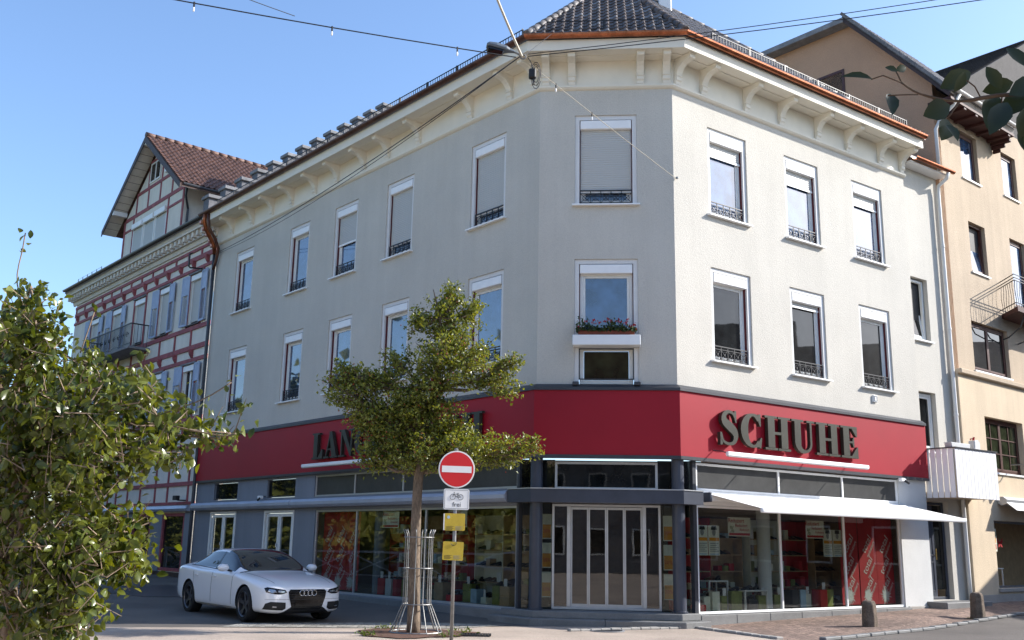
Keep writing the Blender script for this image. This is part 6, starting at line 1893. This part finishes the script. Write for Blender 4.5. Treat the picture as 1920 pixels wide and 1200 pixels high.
cable('overhead_cable',J+V((-.02,0,.0)),WL,.22,.010,'cable','black cable from the street lamp down to the half-timbered house')
cable('overhead_cable',J+V((-.06,0,-.03)),WL+V((0,0,-.06)),.30,.007,'cable','thin black wire just below the cable to the half-timbered house')
c3=cable('guy_wire',J+V((.12,0,-.12)),WR,.02,.007,'ropepale','pale guy wire from the street lamp to the sunlit wall corner')
cable('guy_wire',J+V((.05,0,.02)),WC,.0,.005,'cable','short dark guy wire from the street lamp up to the gutter')
cable('suspension_cable',J+V((0,0,.0)),ex(J,V((-.28,14.3,10.1)),4.5),.25,.022,'ropepale','thick pale suspension cable rising above the street lamp')
hk=MB().lathe([(.0,0),(.03,.01),(.03,.05),(.0,.06)],8).build('wall_hook',M_['galv'],None,FR@T(.06,-.05,9.53),label='small steel wall hook on the sunlit wall corner',cat='hook')
def clip(par,pt):
    MB().tube([pt+V((0,0,.02)),pt+V((0,0,-.06))],.014,6).build('bulb_holder',M_['cable'],par)
    MB().lathe([(.0,-.14),(.012,-.13),(.016,-.10),(.010,-.065),(.0,-.06)],8,T(*pt)).build('bulb',M_['signwhite'],par)
cp=catenary(J+V((.12,0,-.12)),WR,.02)
for k in (2,5): clip(c3,cp[k])
cp=catenary(J+V((-.1,0,-.02)),L1+V((0,0,.45)),.16)
for k in (1,3,5): clip(c1,cp[k])
# lamp
lm=empty('street_lamp','grey street lamp hung from overhead cables before the eaves','street lamp',Matrix.Translation(J))
ML=Matrix.Translation(J+V((-.12,0,.05))) @ RZ(rad(8)) @ Matrix.Rotation(rad(9),4,'Y')
secs=[(0,.03,.025),(-.09,.05,.05),(-.15,.085,.075),(-.32,.11,.09),(-.44,.10,.075),(-.48,.065,.04)]
mb=MB(); N=10
for x,w_,h_ in secs:
    for k in range(N):
        a=2*math.pi*k/N; mb.v.append((x,w_*math.cos(a),.02+h_*max(math.sin(a),-.35)))
for i in range(len(secs)-1):
    for k in range(N): mb.f.append((i*N+k,i*N+(k+1)%N,(i+1)*N+(k+1)%N,(i+1)*N+k)); mb.m.append(0)
mb.f+=[tuple(range(N-1,-1,-1)),tuple((len(secs)-1)*N+k for k in range(N))]; mb.m+=[0,0]
mb.build('housing',M_['lampgrey'],lm,ML,bevel=.006,recalc=True)
MB().prism([(-.47,-.03),(-.18,-.03),(-.20,-.055),(-.44,-.055)],-.085,.085).build('lamp_glass',M_['panedark'],lm,ML)
MB().tube([(0,0,.02),(.08,0,.0),(.13,0,-.04)],.018,8).build('bracket',M_['galv'],lm,ML)
MB().tube([J+V((.02+.05*math.cos(t*.6),.02,.04*math.sin(t*.6))) for t in range(12)],.012,6).build('cable_thimble',M_['galv'],lm)
jb=J+V((.18,0,-.30))
MB().box(-.06,.06,-.05,.05,-.10,.07).build('junction_box',M_['blackmat'],lm,Matrix.Translation(jb),bevel=.02)
for k in range(3):
    r=.09+.03*k
    MB().tube([jb+V((.06+r*.55*math.sin(t*.5+k),.02*k,-.02+r*1.6*math.cos(t*.5+k))) for t in range(13)],.007,5).build('cable_loop',M_['cable'],lm)
MB().tube([jb+V((.0,0,.07)),jb+V((-.02,0,.18)),J+V((.1,0,-.02))],.008,5).build('cable_loop',M_['cable'],lm)
MB().tube([jb+V((.02,0,-.1)),jb+V((.02,0,-.2))],.02,6).build('plug',M_['blackmat'],lm)

# ================================================================== FOREGROUND SHRUB AT THE LEFT
rsx=random.Random(77)
shrub=empty('garden_shrub','large leafy green shrub at the left edge, nearest the viewer','shrub',T(-2.5,5.2,0))
def PX(px,py,Y):                        # plan of the shrub, worked out from its size at five metres
    k=Y/5; py=py+(45 if py<640 else 45*max(0,(900-py)/260)); px=px-12*max(0,min(1,(px-150)/150)); return V(((-2.67+px*.00272+ (py-530)*.00033)*k,Y,1.6+((1008-py)/1856*5*1.02+.02)*k))
lf_prof=[(0,0),(.30,.22),(.47,.46),(.40,.70),(.18,.90),(0,1.0)]
def big_leaf(cols=1):
    mb_=MB(); n=len(lf_prof)
    for x,y in lf_prof: mb_.v.append((x*.66,y,.22*x+ -.18*y*y))
    for x,y in lf_prof[1:-1]: mb_.v.append((-x*.66,y,.22*x-.18*y*y))
    for x,y in lf_prof[1:-1]: mb_.v.append((0,y,-.18*y*y))
    # 0 base,1-4 right,5 tip,6-9 left,10-13 mid
    mb_.f=[(0,1,10),(1,2,11,10),(2,3,12,11),(3,4,13,12),(4,5,13),(0,10,6),(10,11,7,6),(11,12,8,7),(12,13,9,8),(13,5,9)]
    mb_.m=[0]*10
    return mb_
bl=big_leaf(); blm=bl.mesh('leaf',M_['leaf_shrub'])
sl=[(60,960,140,230,.9),(40,720,120,150,.8),(150,780,130,110,.7),(200,705,60,40,.4),(270,740,60,50,.5),(320,800,70,45,.4),(150,880,110,90,.7),(220,880,75,60,.5),(390,825,45,25,.3),(295,855,40,28,.3),(110,1060,110,110,.7),(200,1040,60,70,.4),(240,1070,45,30,.3),(60,1150,110,80,.7),(100,1180,80,50,.5),(20,620,60,70,.5),(70,600,45,35,.35),(20,560,30,30,.3),(60,540,30,22,.2),(160,665,35,22,.3),(90,640,50,40,.4),(345,875,28,24,.25),(440,815,14,8,.15),(240,1010,60,50,.4),(30,850,120,160,.8)]
leaves=[]; st_=MB(); tws=MB()
base=V((-2.55,5.3,0))
for cx,cy,rx,ry,dp_ in sl:
    Y0=5+rsx.uniform(-.25,.25); c=PX(cx,cy,Y0)
    mid=PX(min(cx,70)-20,min(1150,cy+70),Y0+.15)
    st_.tube(smooth_pts([tuple(base+V((rsx.uniform(-.12,.12),rsx.uniform(-.1,.1),0))),tuple(mid),tuple(c)],4),[.018,.017,.016,.015,.013,.011,.009,.007,.005],5)
    n=int(rx*ry/190)+3
    for i in range(n):
        while True:
            a,b,d=[rsx.uniform(-1,1) for _ in range(3)]
            if a*a+b*b+d*d<1: break
        cc=PX(cx+a*rx,cy+b*ry,Y0+d*dp_*.75)
        tip=cc+V((rsx.gauss(.02,.06),rsx.gauss(0,.05),rsx.gauss(.04,.05)))
        tws.tube([c.lerp(cc,.4),cc,tip],[.005,.0035,.0015],3,caps=False)
        for j in range(rsx.randint(10,17)):
            p=c.lerp(cc,.7).lerp(tip,rsx.random())+V((rsx.gauss(0,.035),rsx.gauss(0,.035),rsx.gauss(0,.03)))
            leaves.append((p,rsx.uniform(.034,.066)*(.6 if rsx.random()<.4 else 1)))
# long bare shoots
for pts in ([(60,600),(30,510),(40,440),(45,408)],[(150,640),(180,560),(70,505),(66,502)][:2],[(300,780),(390,740),(445,700)],[(330,800),(420,820),(450,815)]):
    st_.tube(smooth_pts([tuple(PX(a,b,4.9)) for a,b in pts],4),.0035,4)
    for a,b in pts[1:]:
        for j in range(3): leaves.append((PX(a,b,4.9)+V((rsx.gauss(0,.015),rsx.gauss(0,.015),rsx.gauss(0,.015))),rsx.uniform(.025,.05)))
leaves.sort(key=lambda t:t[0].y-t[1]*6)
lb=MB()
def leaf_rot(r_):
    return (Matrix.Rotation(r_.uniform(0,6.283),3,'Z') @ Matrix.Rotation(r_.gauss(-.5,1.0),3,'X') @ Matrix.Rotation(r_.gauss(0,1.0),3,'Y'))
for i,(p,l) in enumerate(leaves):
    q=leaf_rot(rsx)
    if i<280:
        Mx=Matrix.Translation(p) @ q.to_4x4() @ Matrix.Scale(l,4)
        inst('leaf',blm,shrub,Mx)
    else:
        o=len(lb.v); lb.v+=[tuple(p+q@(V(v)*l)) for v in bl.v]; lb.f+=[tuple(o+k for k in f) for f in bl.f]; lb.m+=[0]*10
lb.build('foliage',M_['leaf_shrub'],shrub,kind='stuff',smooth=True)
st_.build('stems',M_['twiggrey'],shrub,smooth=True)
tws.build('twigs',M_['twiggrey'],shrub,kind='stuff')

# ================================================================== BRANCH FROM A TREE AT THE RIGHT
def PB2(px,py,Y=2.2):
    k=Y/2.2; return V(((.79+(px-1580)*.00126)*k,Y,1.6+(2.72-1.6+(140-py)*.00138)*k))
tr2=empty('overhanging_tree','dark-leaved tree whose twig reaches in at the upper right','tree',T(3.3,2.4,0))
mb=MB(); mb.tube([(3.3,2.4,-.1),(3.28,2.4,1.2),(3.3,2.42,2.4),(3.35,2.45,4.5)],[.17,.14,.12,.08],10)
mb.build('trunk',M_['bark'],tr2,smooth=True)
mb=MB(); 
mb.tube(smooth_pts([(3.3,2.42,2.5),(2.4,2.35,2.75),(1.7,2.28,2.72),tuple(PB2(1920,172)),tuple(PB2(1800,188)),tuple(PB2(1725,176)),tuple(PB2(1690,155))],4),[.03]*4+[.018]*4+[.010]*4+[.005]*4+[.0032]*4+[.0024]*5,6)
for pts in ([(1690,155),(1655,142),(1632,150)],[(1690,155),(1684,140),(1680,132)],[(1720,177),(1690,178),(1662,180)],[(1800,188),(1785,205),(1772,222)],[(1840,182),(1830,160),(1815,148)],[(1880,178),(1878,190),(1870,200)]):
    mb.tube([PB2(a,b) for a,b in pts],.0018,5)
mb.build('branch',M_['twig'],tr2,smooth=True)
bdm=bl.mesh('leaf',M_['leaf_dark'],smooth=True)
for bx_,by_,ln_,ang,wf,tilt in ((1636,150,68,172,.42,.3),(1680,132,30,20,.9,.2),(1684,134,28,160,.8,.2),(1664,176,78,262,.55,.4),(1780,196,66,205,1.05,.25),(1762,165,82,28,.80,.2),(1788,172,50,60,.7,.3),(1772,222,60,250,1.0,.3),(1768,232,56,285,.6,.7),(1868,172,90,250,.75,.2),(1905,150,70,200,.8,.3),(1890,188,95,235,.7,.3),(1925,170,80,225,.9,.2),(1930,120,60,120,.8,.2),(1880,165,60,120,.7,.3),(1925,195,70,260,.8,.2),(1960,150,80,200,.9,.1),(1990,190,80,230,.9,.2),(2040,160,80,260,.9,.1),(2080,180,80,200,.9,.3),(1905,240,60,280,.6,.4)):
    p=PB2(bx_,by_,2.2+random.uniform(-.04,.04)); a=rad(ang)
    q=Matrix.Rotation(math.pi/2,4,'X') @ Matrix.Rotation(a-math.pi/2,4,'Z') @ Matrix.Rotation(random.uniform(-.3,.3)+tilt,4,'X') @ Matrix.Rotation(random.uniform(-.4,.4),4,'Y')
    inst('leaf',bdm,tr2,Matrix.Translation(p) @ q @ Matrix.Diagonal((ln_*.00110*wf*1.15,ln_*.00110,ln_*.00110,1)))
mb=MB(); rr=random.Random(9)
for i in range(1500):
    p=V((3.4+rr.gauss(0,.45),2.5+rr.gauss(0,.5),4.3+rr.gauss(0,.45))); q=rq(rr); o=len(mb.v)
    mb.v+=[tuple(p+q@(V(v)*.09)) for v in bl.v]; mb.f+=[tuple(o+k for k in f) for f in bl.f]; mb.m+=[0]*10
mb.build('crown',M_['leaf_dark'],tr2,kind='stuff')

# ================================================================== THE REST OF THE SQUARE (seen in the panes; some houses added for bounce light)
def far_house(x0,x1,y0,y1,h,rh,col,lab,rz=0,face='y'):
    cx,cy=(x0+x1)/2,(y0+y1)/2; M=T(cx,cy,0) @ RZ(rz); w2,d2=(x1-x0)/2,(y1-y0)/2
    o=empty('town_house',lab,'house',M)
    MB().box(-w2,w2,-d2,d2,-.3,h).build('wall',M_[col],o,M)
    mb=MB(); mb.add([(-w2-.5,-d2-.5,h+.01),(w2+.5,-d2-.5,h+.01),(w2+.5,d2+.5,h+.01),(-w2-.5,d2+.5,h+.01),(-w2-.5,0,h+rh),(w2+.5,0,h+rh)],[(0,3,2,1),(0,1,5,4),(2,3,4,5),(1,2,5),(3,0,4)])
    mb.build('roof',M_['redtile'],o,M)
    wm=cached('farw',lambda: ring(MB(),-.5,.5,0,1.5,.08,-.03,.02).mesh('window',M_['white_pvc']))
    pm_=cached('farp',lambda: MB().box(-.42,.42,-.012,.0,.08,1.42).mesh('pane',M_['panedark']))
    for fl_ in range(int(h/3)):
        n=int(2*w2/2.4)
        for i in range(n):
            x=-w2+(i+.5)*2*w2/n
            for Mw in (M @ T(x,d2+.012,1+fl_*3) @ RZ(math.pi), M @ T(x,-d2-.012,1+fl_*3)):
                f=inst('window',wm,o,Mw); inst('pane',pm_,f,Mw)
far_house(-5,7,-24,-14,9,4.5,'slate','dark grey house across the square behind the viewer, left of two')
far_house(9,21,-24,-13,8,4,'graypaint','grey house across the square behind the viewer, right of two')
far_house(-36,-20,-9,3,8.5,4,'ivory','unseen cream house added to throw sunlight on the shaded walls',rad(-62))  # added out of view, turned to the sun as fill for the long side
far_house(-30,-14,-27,-15,9,4,'beigelow','unseen tall pale house added to throw sunlight on the shaded walls',rad(-40))  # also added as bounce fill, facing the sun behind the viewer
far_house(21,43,6,16,9.5,3,'concrete','dark grey house across the side street, nearer of two',rad(-90))
far_house(22,40,25.5,36,8,3,'darkwood','brown house across the side street, farther of two',rad(-90))
# wooded hillside beyond the river
mb=MB(); hx=[-46,-50,-56,-64,-75,-90,-120,-160]; hz=[-.4,4,9,13,16,18,19,19]; hy=list(range(-60,81,7))
for y in hy:
    e=min(1,max(0,(80-y)/30))*min(1,max(0,(y+60)/20))
    for x,z in zip(hx,hz): mb.v.append((x,y,-.4+(z+.4)*e+ (noise.noise(V((x*.08,y*.08,0)))*3*e if z>2 else 0)))
n=len(hx)
for j in range(len(hy)-1):
    for i in range(n-1): mb.f.append((j*n+i,j*n+i+1,(j+1)*n+i+1,(j+1)*n+i)); mb.m.append(0)
hill=mb.build('hill',pm('wooded_hillside',(.10,.11,.02),.95,.5,.25,.45,1.2,1.0,1.5),kind='structure',smooth=True)
mw=MB(); rw=random.Random(12)
for i in range(9000):
    k=rw.random(); x=-45-45*k*k; y=rw.uniform(-55,72); e=min(1,max(0,(80-y)/30))*min(1,max(0,(y+60)/20))
    z=(-.4+ (19*(1-math.exp(-(-x-46)/14)) if x<-46 else 0))*e
    leaf_quad(mw,V((x+rw.gauss(0,.6),y,z+abs(rw.gauss(0,2.2)))),rw.uniform(.9,1.8),rw.uniform(.35,.7),rq(rw))
mw.build('hill_wood',M_['leaf_far'],None,kind='stuff',label='green woodland covering the hillside beyond the river',cat='woodland')
def far_tree(x,y,h,r,lab,seed):
    t=empty('park_tree',lab,'tree',T(x,y,0)); r_=random.Random(seed)
    mb=MB(); mb.tube([(x,y,-.1),(x+.1,y,h*.3),(x-.1,y+.1,h*.6)],[.28,.22,.1],8)
    for k in range(6):
        a=k*1.05; mb.tube([(x,y,h*.32),(x+r*.4*math.cos(a),y+r*.4*math.sin(a),h*.55),(x+r*.7*math.cos(a),y+r*.7*math.sin(a),h*.7)],[.1,.06,.02],5)
    mb.build('trunk',M_['bark'],t)
    m2=MB()
    for i in range(240):
        while True:
            a,b,c=[r_.uniform(-1,1) for _ in range(3)]
            if .25<a*a+b*b+c*c<1: break
        cc=V((x+a*r,y+b*r,h*.58+c*h*.42))
        for j in range(18):
            leaf_quad(m2,cc+V((r_.gauss(0,.3),r_.gauss(0,.3),r_.gauss(0,.25))),r_.uniform(.22,.40),r_.uniform(.08,.14),rq(r_))
    m2.build('crown',M_['leaf_far'],t,kind='stuff')
for i,(x,y,h,r) in enumerate(((-25,14,8.5,3.2),(-27,21,9.5,3.6),(-26,28.5,9,3.4),(-27,36,10,3.6),(-29,43,9,3.6),(-26,7,8,3.2))):
    far_tree(x,y,h,r,'leafy tree beyond the white bridge rail, number %s from the far end'%(('fifth','fourth','third','second','first','sixth')[i]),50+i)
# white bridge railing
rl=empty('bridge_railing','white iron bridge railing beyond the left edge of the view','railing',T(-19,22,0))
MB().bar((-18.6,4,1.12),(-18.6,44,1.12),.10,.08).build('hand_rail',M_['white'],rl)
MB().bar((-18.6,4,.18),(-18.6,44,.18),.06,.06).build('bottom_rail',M_['white'],rl)
pm2=MB().box(-.04,.04,-.04,.04,0,1.08).mesh('post',M_['white']); xb=MB().bar((0,-.95,.22),(0,.95,1.06),.03,.05).bar((.03,-.95,1.06),(.03,.95,.22),.03,.05).mesh('brace',M_['white'])
for i in range(20):
    inst('post',pm2,rl,T(-18.6,5+i*2,.0)); inst('brace',xb,rl,T(-18.6,6+i*2,0))
# hedge below the trees
mb=MB(); r_=random.Random(8)
for i in range(5000):
    p=V((-21.5+r_.gauss(0,.6),r_.uniform(3,46),abs(r_.gauss(.8,.6)))); leaf_quad(mb,p,r_.uniform(.2,.32),r_.uniform(.07,.11),rq(r_))
mb.build('hedge',M_['leaf_far'],None,kind='stuff',label='green hedge along the river bank beyond the left edge',cat='hedge')
